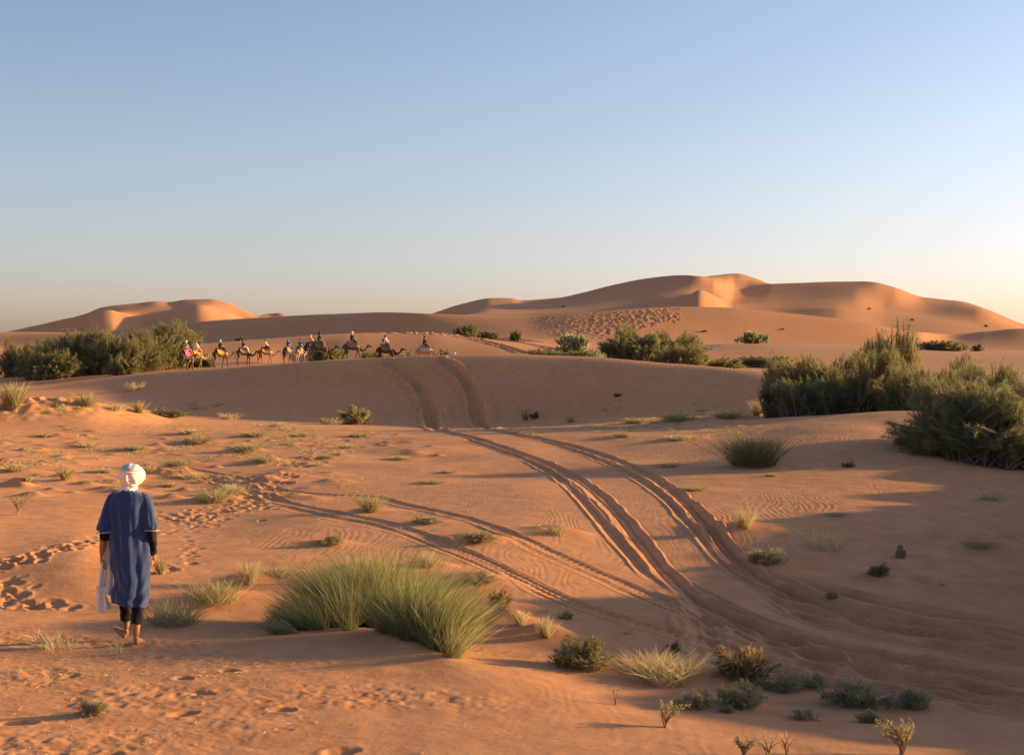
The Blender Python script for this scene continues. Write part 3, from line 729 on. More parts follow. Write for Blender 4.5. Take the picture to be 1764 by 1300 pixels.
# ------------------------------------------------------------------ big broom bush on the foreground mound
def broom_bush():
    P0 = hit(650, 1098, grid=ZZ)
    root = empty('broom_bush', tuple(P0))
    tag(root, 'large feathery green broom bush fanning out on the sand mound near the walking man', 'bush')
    g = np.random.default_rng(31); bases = []; hs = []
    kx = [462, 500, 540, 590, 640, 680, 720, 760, 800, 830]; ky = [1094, 1091, 1087, 1082, 1082, 1092, 1108, 1126, 1142, 1155]
    kh = [.12, .24, .48, .84, 1.03, .98, .80, .58, .36, .20]; kl = [-2.2, -1.3, -.7, -.28, -.05, .12, .28, .40, .42, .3]
    for i in range(96):
        px = 488 + 300 * (i + g.uniform(-2, 2)) / 96; px = min(max(px, 464), 826)
        back = g.uniform(0, 1)
        py = float(np.interp(px, kx, ky)) - 14 * back + g.normal(0, 2)
        q = hit(px, py, grid=ZZ) - P0
        bases.append((q[0], q[1] + .04, q[2], .09, 1.0, float(np.interp(px, kx, kl)) + g.normal(0, .16), g.normal(0, .2)))
        hs.append(float(np.interp(px, kx, kh)) * g.uniform(.62, 1.10) * (.8 + .25 * back))
    V, Q, T, TN = [], [], [], []; off = 0
    for i, b in enumerate(bases):
        v, q, t, tn = fan_mesh(hs[i] * 1.5, hs[i], int(50 + 260 * hs[i]), .0038, 50 + i, bases=[b], nseg=5, droopy=.15)
        tn = np.clip(tn ** 1.5 * .95 + g.uniform(-.08, .22), 0, 1)
        V.append(v); Q.append(q + off); T.append(t + off); TN.append(tn); off += len(v)
    foliage_obj('foliage', (np.concatenate(V), np.concatenate(Q), np.concatenate(T), np.concatenate(TN)), LM['broom'], root)
    g = np.random.default_rng(3); n = 150
    bi = g.integers(0, len(bases), n); b = np.array([bases[k][:3] for k in bi]) + g.normal(0, .05, (n, 3)) * [1, 1, 0] - [0, 0, .03]
    ln = np.array([[bases[k][5] * .5, bases[k][6] * .5, 1] for k in bi])
    e = b + unit(ln + g.normal(0, .45, (n, 3)) * [1, 1, .2]) * g.uniform(.12, .30, n)[:, None]
    v, q = tubes(bezier(b, (b + e) / 2 + [0, 0, .03], e, 5), .005, .0025)
    me = np_mesh('stems', v, q); me.materials.append(BARK); link(bpy.data.objects.new('stems', me), root)
broom_bush()

# ------------------------------------------------------------------ seedlings with a bare woody stem and a small crown
def seedling(label, px, py, w, h, mat='salt', stems=1, nl=26, lean=.2, crown=.45, nb=16):
    _sd[0] += 1; g = np.random.default_rng(_sd[0])
    p = hit(px, py, grid=ZZ); s = p[1] / F_PX; W_, H_ = w * s, h * s
    root = empty('desert_seedling', tuple(p)); tag(root, label, 'seedling', 'woody seedlings on the open sand')
    b = np.stack([g.uniform(-.1, .1, nb) * W_ * (stems > 1) * 2, g.uniform(-.03, .03, nb), np.full(nb, -.02)], -1)
    e = np.stack([g.uniform(-.5, .5, nb) * W_ + lean * W_ * .4, g.uniform(-.4, .4, nb) * W_, g.uniform(.6, 1, nb) * H_], -1)
    c = b + np.array([-lean * W_ * .3, 0, H_ * .5]) + g.normal(0, .01, (nb, 3))
    v, q = tubes(bezier(b, c, e, 7), .006, .0016, 5)
    me = np_mesh('stem', v, q); me.materials.append(BARK); link(bpy.data.objects.new('stem', me), root)
    t = (1 - crown + crown * g.uniform(0, 1, (nb, nl)))[..., None]
    P = b[:, None] * (1-t)**2 + 2 * c[:, None] * t * (1-t) + e[:, None] * t * t
    T_ = unit(2 * (1-t) * (c - b)[:, None] + 2 * t * (e - c)[:, None])
    Dr = unit(T_ + .8 * g.normal(size=P.shape)).reshape(-1, 3); P = P.reshape(-1, 3); n = len(P)
    V, Q, T, tn = blades(P, Dr, g.uniform(.018, .045, n), g.uniform(.004, .008, n), np.zeros((n, 3)), g.uniform(0, 1, n), g)
    foliage_obj('leaves', (V, Q, T, tn), LM[mat], root)
    return root
seedling('wind-bent seedling with a dark curved stem and yellow-green crown, alone on sunlit sand', 1148, 1252, 52, 44, 'strawgreen', lean=.7)
seedling('tiny seedling with a dense small green crown at the bottom frame edge', 1282, 1303, 34, 34, 'salt', lean=0)
seedling('spindly nearly bare seedling with flat pale twigs beside the small green-crowned one', 1322, 1304, 60, 50, 'straw', nl=8, lean=-.2, nb=9)
seedling('thin bare forked seedling right of the spindly pale one', 1356, 1302, 44, 40, 'straw', nl=5, lean=.1, nb=7)
seedling('broom-like seedling with a pale yellow upright crown near the bottom right corner', 1552, 1300, 62, 60, 'strawgreen', lean=-.4, nb=34, nl=30)
seedling('thin lone dark twig seedling standing in front of the low shrubs', 1061, 1213, 16, 34, 'brown', nl=5, lean=0, nb=4)
seedling('small grey seedling with a short forked trunk at the left edge behind the man', 32, 886, 50, 36, 'salt', lean=.1, nb=20, nl=34)

# ------------------------------------------------------------------ shrubs on the flats
GS, GT = 'low desert shrubs', 'grass tufts on the sand'
for a in [
 ('olive_shrub', 'dense round olive-brown shrub at the edge of the lit sand, right of the big broom', 1003, 1150, 96, 62, 'dark', 1.6),
 ('dry_shrub', 'tallest low shrub with orange-brown seed heads beside the wheel tracks', 1280, 1168, 118, 66, 'brown', 1.6),
 ('grey_shrub', 'broad grey-green shrub right below the brown seed-head shrub', 1272, 1214, 92, 46, 'salt', 1.3),
 ('grey_shrub', 'flat grey-green shrub left of the broad one under the brown shrub', 1198, 1216, 84, 30, 'salt', 1.2),
 ('grey_shrub', 'grey shrub adjoining the brown seed-head shrub on its right', 1345, 1188, 90, 36, 'salt', 1.2),
 ('grey_shrub', 'faint thin grey shrub between the brown shrub and the right-hand green one', 1400, 1184, 74, 28, 'salt', .8),
 ('grey_shrub', 'widest grey-green shrub among the right-hand foreground plants', 1490, 1210, 150, 46, 'salt', 1.5),
 ('grey_shrub', 'pointed grey-green shrub touching the widest right-hand one', 1578, 1217, 72, 38, 'salt', 1.2),
 ('grey_shrub', 'small grey cushion shrub in front of the widest right-hand shrub', 1496, 1243, 46, 24, 'salt', 1),
 ('grey_shrub', 'sparse two-headed grey-green shrub on sand at the shadow edge', 1388, 1237, 58, 22, 'salt', .8),
 ('grey_shrub', 'tiny grey cushion shrub under the flat shrubs left of the shadow edge', 1250, 1226, 28, 16, 'salt', .8),
 ('small_bush', 'very small dark bush by itself between the shrubs and the wheel tracks', 1158, 1121, 28, 20, 'dark', .8),
 ('brown_bush', 'upright brownish bush behind the right end of the big broom', 860, 1046, 46, 42, 'brown', 1),
 ('grey_shrub', 'pale grey shrub between the broom and the brownish bush', 824, 1060, 58, 26, 'salt', 1),
 ('green_shrub', 'small dark green cushion behind the crown of the big broom', 748, 1038, 46, 24, 'dark', 1),
 ('green_shrub', 'green-grey mound shrub above the brownish bush', 825, 1002, 66, 22, 'salt', 1),
 ('green_shrub', 'rounded grey-green shrub between the two narrow tyre tracks', 825, 931, 70, 24, 'salt', 1),
 ('green_shrub', 'thin flat green shrub lying against the upper narrow tyre track', 735, 899, 54, 13, 'salt', .8),
 ('green_shrub', 'small isolated shrub with a long shadow left of the narrow tyre tracks', 565, 937, 50, 19, 'salt', 1),
 ('green_shrub', 'low dark-green cushion on the shaded sand right of the wide ruts', 1513, 990, 40, 22, 'dark', 1),
 ('green_shrub', 'olive-green mound shrub at the outer edge of the right wheel rut', 1320, 968, 74, 30, 'salt', 1.2),
 ('near_shrub', 'small leafy grey-green shrub with a pale woody base in the left foreground', 158, 1228, 62, 34, 'salt', 1),
 ('round_bush', 'bright green ball-shaped bush at the foot of the ridge by the footprint trail', 612, 729, 60, 32, 'scrub', 1),
 ('dark_tuft_bush', 'low dark green bush at the ridge foot left of the round green bush', 290, 718, 62, 18, 'dark', 1),
 ('small_bush', 'tiny dark green bush at the dune foot right of the deep ruts', 921, 720, 18, 14, 'dark', .7),
 ('small_bush', 'tiny dark green speck of a bush high on the rippled ridge face', 1064, 682, 14, 7, 'dark', .5),
 ('small_bush', 'small low green bush in the shaded hollow left of the biggest bush', 1462, 803, 28, 11, 'dark', .7),
 ('grey_shrub', 'pale grey tiny shrub in the shaded sand among the far wheel tracks', 1432, 1029, 30, 15, 'salt', .6),
 ('grey_shrub', 'pale green tiny shrub beside the lower tyre track, above the olive-brown shrub', 973, 1065, 30, 16, 'salt', .6),
]:
    name, label, px, py, w, h, kind, sc = a
    bush(name, label, 'shrub', px, py + 1, w * 1.2, h * 1.12, kind, group=GS, scale_n=sc, mat=LM['broom'] if name == 'round_bush' else None)
for a in [
 ('straw_shrub', 'pale straw-coloured grass clump between the olive shrub and the brown shrub', 1142, 1167, 150, 42, 'straw', 520, .012),
 ('dry_grass', 'dry half-green grass clump in the sunlit dip behind the man, right of his robe', 372, 1032, 110, 34, 'strawgreen', 330, 0),
 ('dry_grass', 'dry grass clump growing at knee height just right of the man\'s legs', 300, 1072, 110, 36, 'strawgreen', 330, 0),
 ('dry_grass', 'orange dry grass clump behind the left end of the big broom', 430, 1002, 56, 36, 'straw', 200, 0),
 ('dry_grass', 'low grey-green tuft beyond the left end of the big broom', 482, 991, 56, 18, 'strawgreen', 150, 0),
 ('dry_grass', 'small green-grey tuft peeping out beside the man\'s right hand', 276, 988, 34, 32, 'strawgreen', 130, 0),
 ('dry_grass', 'thin dry grass in the left foreground between the man and the frame edge', 95, 1118, 90, 36, 'straw', 60, 0),
 ('dry_grass', 'sparse dry sprig standing just in front of the man\'s feet', 205, 1128, 34, 34, 'strawgreen', 16, 0),
 ('dry_grass', 'rounded tuft on the largest hummock behind the man\'s shoulder', 368, 862, 66, 22, 'strawgreen', 260, 0),
 ('dry_grass', 'dry straw tuft right behind the largest hummock tuft', 400, 846, 50, 14, 'straw', 140, 0),
 ('dry_grass', 'yellow-green tuft at the start of the upper narrow tyre track', 640, 881, 56, 28, 'strawgreen', 220, 0),
 ('dry_grass', 'straw tuft behind the big broom, under the lower tyre track', 737, 976, 44, 26, 'straw', 170, 0),
 ('dry_grass', 'straw-topped tuft hidden behind the broom crown', 635, 990, 80, 34, 'strawgreen', 260, 0),
 ('dry_grass', 'orange sunlit straw tuft on the bank right of the broom', 940, 1096, 44, 34, 'straw', 190, 0),
 ('dry_grass', 'low straw tuft left of the orange sunlit one on the bank', 897, 1076, 40, 24, 'straw', 130, 0),
 ('dry_grass', 'golden dry tuft on the sunlit ripples right of the wide ruts', 1283, 908, 54, 32, 'straw', 170, 0),
 ('dry_grass', 'loose pale dry stalks over the rippled sand, right of the golden tuft', 1425, 945, 82, 34, 'straw', 90, 0),
 ('dry_grass', 'lone straw tuft near the right frame edge below the biggest bush', 1706, 861, 46, 18, 'straw', 130, 0),
 ('green_tuft', 'dark green reed-like tuft on a swell between the ruts and the biggest bush', 1298, 800, 104, 46, 'dark', 800, 0),
 ('dry_grass', 'tall golden grass clump at the left frame edge by the ridge foot', 22, 703, 62, 40, 'strawgreen', 380, 0),
 ('dry_grass', 'golden grass clump second from the left frame edge', 148, 700, 48, 22, 'strawgreen', 200, 0),
 ('dry_grass', 'thin upright tuft on the right end of the grassy bank', 240, 711, 30, 20, 'strawgreen', 120, 0),
 ('dry_grass', 'flat golden tuft on the bank between the second clump and the upright tuft', 200, 706, 46, 12, 'straw', 120, 0),
 ('dry_grass', 'wispy green blades at the dune foot just right of the deep ruts', 905, 724, 22, 24, 'strawgreen', 50, 0),
 ('dry_grass', 'thin yellow tuft further right along the dune foot', 985, 727, 30, 14, 'strawgreen', 60, 0),
 ('dry_grass', 'golden dry grass beside the left end of the largest right-hand bushes', 1305, 716, 40, 26, 'straw', 160, 0),
 ('dry_grass', 'pale dry stalks in the shaded sand at the far right middle', 1625, 1008, 20, 14, 'straw', 24, 0),
 ('dry_grass', 'faint pale stalks just above the upper bank of small shrubs', 1080, 1092, 34, 18, 'straw', 34, 0),
 ('dry_grass', 'low pale straw patch on the dead hummock between the tyre tracks', 958, 917, 44, 15, 'straw', 110, 0),
 ('dry_grass', 'thin pale straw weeds left of the round green bush', 573, 731, 40, 13, 'straw', 110, 0),
 ('dry_grass', 'thin golden grass right under the ridge, nearest to the dark low bush', 395, 722, 40, 12, 'straw', 80, 0),
 ('dry_grass', 'sparse pale weed on the bare ridge face above the grassy bank', 232, 672, 36, 14, 'straw', 60, 0),
]:
    name, label, px, py, w, h, m_, n, ly = a
    tuft(name, label, 'grass tuft', px, py, w, h, m_, n, group=GT)
# the many low dead tussocks of the left flat, each on its hummock
GH = 'low dead tussocks on the left flat'
where = [(425,776,50,13,'on the double hummock above the footprint trail'),(440,751,46,9,'highest on the flat under the caravan'),(340,762,56,12,'wide and grey, left of the double hummock'),(330,747,40,9,'behind the wide grey one'),
 (455,795,36,11,'just left of the dense footprints'),(620,751,36,6,'below the round green bush'),(255,810,34,9,'right behind the man\'s turban'),(180,813,36,8,'left of the man\'s turban'),
 (308,802,44,12,'straw-topped on the old tyre line'),(330,823,44,9,'beside the bend of the old tyre line'),(30,810,44,13,'near the left frame edge on the old tyre line'),(112,826,28,18,'upright and greenish, left of the man'),
 (47,829,18,10,'tiny and green at the far left'),(210,845,30,7,'level with the man\'s turban on its left'),(290,838,26,7,'level with the man\'s turban on its right'),(235,775,34,9,'in the middle of the shadow streaks'),
 (690,790,38,6,'on the shade band left of the wide ruts'),(745,832,38,6,'lowest in the shade band'),(772,814,24,5,'nearest to the wide ruts in the shade band'),(600,772,36,8,'right of the footprint trail'),(560,790,30,8,'where the footprint trail narrows'),
 (1170,757,44,9,'under the dark hummocks right of the ruts'),(1100,728,46,9,'first along the dune foot right of the ruts'),(1165,724,50,12,'on the rough dark hummock right of the ruts'),(1250,720,44,12,'between the rough hummock and the big bushes'),
 (1075,752,30,8,'by itself between the ruts and the hummocks'),(1155,803,36,7,'beside the upper wide rut'),(1195,843,44,7,'above the golden tuft by the ruts'),(1440,887,34,7,'above the rippled sand'),(1330,820,20,5,'below the dark reed-like tuft'),
 (520,752,34,8,'between the ridge foot and the footprint trail'),(480,735,40,8,'at the ridge foot below the camels'),(150,768,40,6,'in the upper left of the flat'),(80,752,36,6,'close under the grassy bank'),(1690,940,50,9,'on the rough swell at the far right')]
for px, py, w, h, ph in where:
    g_ = px % 3
    tuft('tussock', 'low dead tussock ' + ph, 'tussock', px, py, w, h, 'strawgreen' if g_ else 'straw', 130 + w * 2, group=GH)

def dead_weeds():
    g = np.random.default_rng(91); V, Q, T, TN = [], [], [], []; off = 0; k = 0
    while k < 620:
        r_ = g.random()
        if r_ < .55: px, py = g.uniform(-20, 640), g.uniform(732, 850)
        elif r_ < .75: px, py = g.uniform(880, 1330), g.normal(732, 12)
        elif r_ < .88: px, py = g.normal(120, 120), g.normal(704, 7)
        else: px, py = g.uniform(250, 1000), g.uniform(860, 1080)
        if vnoise(np.array([px / 60.]), np.array([py / 14.]))[0] < -.02: continue
        p = hit(px, py, grid=ZZ); sc = p[1] / F_PX; h = g.uniform(3, 8) * sc; w = h * g.uniform(2, 5)
        v, q, t, tn = fan_mesh(w, h, 22, .75 * sc, int(g.integers(1e6)), bases=[(p[0], p[1], p[2], w * .45, 1.0, 0, 0)], nseg=2)
        V.append(v); Q.append(q + off); T.append(t + off); TN.append(tn); off += len(v); k += 1
    o = foliage_obj('dead_weeds', (np.concatenate(V), np.concatenate(Q), np.concatenate(T), np.concatenate(TN)), LM['strawgreen'])
    tag(o, 'thin cover of dead weeds and straw on the flat sand', 'ground cover', kind='stuff')
dead_weeds()

def stump():
    p = hit(1551, 960, grid=ZZ); s = p[1] / F_PX
    g = np.random.default_rng(4); n = 70
    b = np.stack([g.normal(0, 3 * s, n), g.normal(0, 3 * s, n), np.full(n, -.03)], -1)
    e = b * 1.25; e[:, 2] = 24 * s * (1 - .9 * np.minimum((b[:, 0]**2 + b[:, 1]**2) / (7 * s)**2, .55)) * g.uniform(.6, 1, n); e += g.normal(0, .8 * s, (n, 3)) * [1, 1, 0]
    v, q = tubes(bezier(b, (b + e) / 2 + g.normal(0, .01, (n, 3)), e, 5), .017, .012, 5)
    me = np_mesh('dead_stump', v, q); me.materials.append(BARK)
    o = link(bpy.data.objects.new('dead_stump', me)); o.location = tuple(p)
    tag(o, 'short dark brown dead stump standing alone on the shaded sand', 'stump')
stump()

# ------------------------------------------------------------------ large tamarisk bushes; D is the distance, top the crown's top pixel
GB = 'tamarisk bushes'
for name, label, px, D, w, top, kind, sc, base in [
 ('tamarisk_bush', 'leftmost small tamarisk by the frame edge, beside the left thicket', 32, 150, 72, 574, 'tamarisk', .5, None),
 ('tamarisk_bush', 'dark low tamarisk lowest in the left thicket, closest to the ridge crest', 88, 139, 112, 596, 'tamarisk', .8, None),
 ('tamarisk_bush', 'tamarisk with the tall left crown of the left thicket', 148, 146, 118, 552, 'tamarisk', .9, None),
 ('tamarisk_bush', 'rounded tamarisk in the middle of the left thicket', 208, 142, 124, 568, 'tamarisk', .9, None),
 ('tamarisk_bush', 'tamarisk with the tall right crown of the left thicket', 290, 150, 100, 551, 'tamarisk', .8, None),
 ('tamarisk_bush', 'small tamarisk in front of the two tall crowns of the left thicket', 212, 135, 60, 606, 'tamarisk', .5, None),
 ('tamarisk_bush', 'small tamarisk ending the left thicket behind the first two camels', 335, 152, 50, 590, 'tamarisk_dark', .4, None),
 ('tamarisk_bush', 'low dark bush showing beyond the head of the first camel', 358, 150, 26, 612, 'tamarisk_dark', .25, None),
 ('tamarisk_bush', 'small bushes on the far slope between camels nine and ten of the line', 566, 156, 62, 588, 'tamarisk', .4, None),
 ('tamarisk_bush', 'low bush behind the white-shirted rider near the front of the line', 650, 150, 70, 599, 'tamarisk', .4, None),
 ('tamarisk_bush', 'low bush just ahead of the white-shirted rider with a backpack', 697, 152, 46, 600, 'tamarisk', .3, None),
 ('tamarisk_bush', 'small bush between the leading camel and the walking blue guide', 765, 150, 40, 600, 'tamarisk', .3, None),
 ('tamarisk_bush', 'two-humped dark green bush on the crest beyond the leading camel', 804, 205, 44, 553, 'tamarisk_dark', .4, None),
 ('tamarisk_bush', 'low green bush right of the two-humped one beyond the leading camel', 838, 203, 42, 566, 'tamarisk', .3, None),
 ('tamarisk_bush', 'tiny round bush under the trampled dune face', 889, 212, 22, 563, 'tamarisk_dark', .2, None),
 ('tamarisk_bush', 'flat green bush bordering the ridge crest left of the dark central bush', 935, 120, 96, 599, 'tamarisk', .6, None),
 ('tamarisk_bush', 'second flat green bush along the crest, under the pale broad-leaved bush', 990, 118, 80, 600, 'tamarisk', .5, None),
 ('tamarisk_bush', 'widest dark tamarisk in the centre, under the trampled dune face', 1095, 150, 118, 556, 'tamarisk_dark', .9, None),
 ('tamarisk_bush', 'dark tamarisk leaning right out of the widest central one', 1160, 152, 112, 562, 'tamarisk_dark', .7, None),
 ('tamarisk_bush', 'olive tamarisk in front of the dark central ones', 1168, 118, 100, 588, 'tamarisk', .7, None),
 ('tamarisk_bush', 'low green scrub between the central bushes and the right thicket', 1245, 132, 76, 611, 'tamarisk', .4, None),
 ('tamarisk_bush', 'dark low bush touching the left end of the right thicket', 1318, 145, 84, 605, 'tamarisk_dark', .5, None),
 ('tamarisk_bush', 'low dark bushes on the far dune left of the caravan, above the left thicket', 305, 270, 84, 548, 'tamarisk_dark', .4, None),
 ('tamarisk_bush', 'tiny bush on the bare slope above the second and third camels', 418, 192, 30, 580, 'tamarisk_dark', .2, None),
 ('tamarisk_bush', 'largest tamarisk of the right thicket, left half, with hanging dusty branches', 1425, 62, 185, 584, 'tamarisk', 1.5, None),
 ('tamarisk_bush', 'tamarisk of the right thicket with the wispy plume rising highest', 1530, 66, 130, 553, 'tamarisk', 1.1, None),
 ('tamarisk_bush', 'right half of the largest tamarisk in the right thicket, dense and shaded', 1505, 59, 130, 598, 'tamarisk', 1.1, None),
 ('tamarisk_bush', 'small dark offshoot at the lower left of the right thicket', 1340, 61, 56, 640, 'tamarisk_dark', .45, None),
 ('tamarisk_bush', 'small high bush peeping over the left shoulder of the right thicket', 1350, 72, 70, 592, 'tamarisk', .5, None),
 ('tamarisk_bush', 'olive tamarisk right of the plume, behind the biggest bush', 1620, 60, 130, 606, 'tamarisk', 1.0, None),
 ('tamarisk_bush', 'green tamarisk behind the biggest bush at the right frame edge', 1715, 56, 130, 606, 'tamarisk_dark', 1.0, None),
 ('tamarisk_bush', 'dark flat bush under the far dunes right of the plume', 1625, 190, 80, 584, 'tamarisk_dark', .5, None),
 ('tamarisk_bush', 'tiny round bush on the sand right of the flat dark one', 1683, 195, 22, 590, 'tamarisk_dark', .2, None),
 ('tamarisk_bush', 'biggest and nearest bush, dark green and feathery, at the right frame edge', 1690, 37.5, 285, 640, 'tamarisk_dark', 2.4, None),
 ('tamarisk_bush', 'low feathery bush at the left foot of the biggest one', 1600, 38.5, 105, 735, 'tamarisk_dark', .9, None),
]:
    bush(name, label, 'bush', px, base, w, 0, kind, D=D, top=top, group=GB, scale_n=sc)
for label, px, D, w, top, kind, sc in [
 ('tamarisk bridging the two halves of the right thicket, below the plume', 1478, 64, 120, 590, 'tamarisk', 1.0),
 ('shaded tamarisk at the right thicket just left of the biggest bush', 1572, 57, 110, 622, 'tamarisk', 1.0),
 ('low tamarisk filling the foot of the right thicket', 1395, 59, 110, 632, 'tamarisk_dark', .9),
 ('green tamarisk seen over the top of the biggest bush', 1665, 62, 120, 612, 'tamarisk_dark', .9),
 ('olive tamarisk between the leftmost small one and the tall left crown', 95, 148, 90, 575, 'tamarisk', .7),
 ('tamarisk joining the rounded middle one and the tall right crown', 250, 146, 100, 562, 'tamarisk', .8),
]:
    bush('tamarisk_bush', label, 'bush', px, None, w, 0, kind, D=D, top=top, group=GB, scale_n=sc)
for label, px, py, w, h in [('tiny dark bush high on the shaded left face of the right far dune', 971, 529, 10, 5), ('tiny scrub speck at the foot of the right far dune, left of the dark hollow', 1497, 533, 9, 4),
 ('tiny scrub on the lit apron under the dark hollow of the far dune', 1572, 552, 9, 4), ('tiny scrub farthest right on the lit apron of the far dune', 1698, 563, 12, 5), ('tiny dark scrub on the bare orange dune above the cactus-like bush', 1212, 572, 14, 5),
 ('tiny dark scrub right of the cactus-like bush', 1348, 568, 8, 4)]:
    bush('scrub_bush', label, 'bush', px, py, w, h, 'dark', group='scrub specks on the far dunes', scale_n=.3)
# the same thicket goes on outside the frame and throws its shadow in
bush('tamarisk_bush', 'feathery bush continuing the biggest one beyond the right frame edge', 'bush', 1900, None, 260, 0, 'tamarisk_dark', D=40, top=630, group=GB)
bush('broad_leaved_bush', 'pale bush of broad upright leaves left of the dark central tamarisk', 'bush', 1000, None, 84, 0, 'leafy', D=138, top=567, group='broad-leaved bushes', scale_n=2.2)
bush('broad_leaved_bush', 'cactus-like green bush alone on the sand under the orange dune', 'bush', 1295, None, 62, 0, 'leafy', D=205, top=567, group='broad-leaved bushes', scale_n=2.0)

# ------------------------------------------------------------------ twigs, straw and crumbs lying on the foreground sand
def litter():
    g = np.random.default_rng(77); P = []; 
    while len(P) < 1500:
        px = g.normal(230, 260); py = g.uniform(1105, 1310)
        if px < -60 or px > 1300: continue
        if g.random() < .35: px, py = g.normal(120, 90), g.normal(1150, 22)
        elif g.random() < .2: px, py = g.normal(370, 50), g.normal(1152, 14)
        if py < 1095: continue
        P.append((px, py))
    P = np.array([hit(a, b, 9.5, ZZ) for a, b in P]); n = len(P)
    a = g.uniform(0, 2*math.pi, n)
    D_ = np.stack([np.cos(a), np.sin(a), g.uniform(.02, .35, n)], -1)
    V, Q, T, tn = blades(P + [0, 0, .003], unit(D_), g.uniform(.015, .07, n), g.uniform(.002, .006, n), np.zeros((n, 3)), g.uniform(0, 1, n), g)
    me = np_mesh('straw_litter', V, Q, T, False, {'tone': tn}); me.materials.append(LM['straw'])
    tag(link(bpy.data.objects.new('straw_litter', me)), 'dry straw bits and twigs scattered over the near sand', 'litter', kind='stuff')
litter()

# ------------------------------------------------------------------ figures: cloth, skin and fur materials
def cloth_mat(name, col, rough=.9, weave=0.0, sheen=.2, var=.25):
    m, nt, out = new_mat(name); N = nt.nodes.new; L = nt.links.new
    p = N('ShaderNodeBsdfPrincipled'); p.inputs['Roughness'].default_value = rough; p.inputs['Specular IOR Level'].default_value = .15
    p.inputs['Sheen Weight'].default_value = sheen
    tc = N('ShaderNodeTexCoord'); n = N('ShaderNodeTexNoise'); n.inputs['Scale'].default_value = 9; n.inputs['Detail'].default_value = 6
    L(tc.outputs['Object'], n.inputs[0])
    mx = N('ShaderNodeMix'); mx.data_type = 'RGBA'
    mx.inputs[6].default_value = (*[c * (1 - var) for c in col], 1); mx.inputs[7].default_value = (*[min(c * (1 + var), .9) for c in col], 1)
    L(n.outputs[0], mx.inputs[0]); L(mx.outputs[2], p.inputs[0])
    if weave:
        n2 = N('ShaderNodeTexNoise'); n2.inputs['Scale'].default_value = 160; mp = N('ShaderNodeMapping'); mp.inputs['Scale'].default_value = (1, 1, .25)
        L(tc.outputs['Object'], mp.inputs[0]); L(mp.outputs[0], n2.inputs[0])
        b = N('ShaderNodeBump'); b.inputs['Distance'].default_value = weave; L(n2.outputs[0], b.inputs['Height']); L(b.outputs[0], p.inputs['Normal'])
    L(p.outputs[0], out.inputs[0]); return m
CM = {k: cloth_mat(k + '_cloth', c) for k, c in {
 'white': (.72, .70, .66), 'pink': (.60, .09, .20), 'red': (.38, .03, .035), 'maroon': (.10, .02, .022), 'orange': (.65, .28, .05), 'brown': (.085, .045, .03),
 'purple': (.16, .05, .30), 'blue': (.06, .16, .42), 'teal': (.05, .11, .15), 'navy': (.02, .025, .05), 'dark_green': (.035, .05, .035), 'khaki': (.26, .20, .12),
 'black': (.015, .014, .014), 'grey': (.34, .35, .36), 'salmon': (.72, .34, .26), 'pale_pink': (.75, .52, .50), 'jeans': (.08, .12, .20), 'light_blue': (.35, .48, .72), 'olive': (.15, .14, .07)}.items()}
SKIN = cloth_mat('tanned_skin', (.34, .16, .085), .55, 0, 0, .12)
SKIN_L = cloth_mat('light_skin', (.52, .30, .20), .55, 0, 0, .1)
ROBE = cloth_mat('indigo_robe_cloth', (.019, .043, .130), .75, .0012, .35, .30)
BLACK = cloth_mat('black_knit', (.010, .009, .011), .95, .0012, .1)
SCARF = cloth_mat('white_gauze', (.74, .68, .66), .9, .0008, .3, .08)
TURB = cloth_mat('ivory_turban_cloth', (.80, .70, .62), .85, .001, .3, .08)
CAPM = cloth_mat('grey_blue_turban_cloth', (.38, .40, .48), .85, .001, .2, .1)
def fur(name, c):
    return cloth_mat(name, c, .95, 0, .3, .35)
FUR = {'brown': fur('brown_camel_hair', (.095, .055, .03)), 'dark': fur('dark_camel_hair', (.045, .028, .02)), 'tan': fur('tan_camel_hair', (.24, .145, .08)), 'sandy': fur('sandy_camel_hair', (.34, .22, .125))}
HAIR = fur('dark_camel_tuft', (.03, .02, .015))

def skin_mesh(name, verts, edges, radii, root=0, sub=2):
    me = bpy.data.meshes.new(name); me.from_pydata([tuple(v) for v in verts], edges, []); me.update()
    o = bpy.data.objects.new(name + '_build', me); scene.collection.objects.link(o)
    sk = o.modifiers.new('s', 'SKIN'); sk.use_smooth_shade = True
    if not me.skin_vertices: 
        bpy.context.view_layer.update()
    sv = me.skin_vertices[0].data
    for i, r in enumerate(radii):
        sv[i].radius = (r, r) if not isinstance(r, tuple) else r
        sv[i].use_root = (i == root)
    ss = o.modifiers.new('u', 'SUBSURF'); ss.levels = sub; ss.render_levels = sub
    dg = bpy.context.evaluated_depsgraph_get(); dg.update()
    out = bpy.data.meshes.new_from_object(o.evaluated_get(dg)); out.name = name
    bpy.data.objects.remove(o); bpy.data.meshes.remove(me)
    return out

def me_arrays(me):
    v = np.empty(len(me.vertices) * 3, np.float32); me.vertices.foreach_get('co', v); v = v.reshape(-1, 3)
    me.calc_loop_triangles(); t = np.empty(len(me.loop_triangles) * 3, np.int32); me.loop_triangles.foreach_get('vertices', t)
    return v, t.reshape(-1, 3)

def join_meshes(name, mes):
    V, T, off = [], [], 0
    for m in mes:
        v, t = me_arrays(m) if not isinstance(m, tuple) else m
        V.append(v); T.append(t + off); off += len(v)
    return np_mesh(name, np.concatenate(V), None, np.concatenate(T), True)

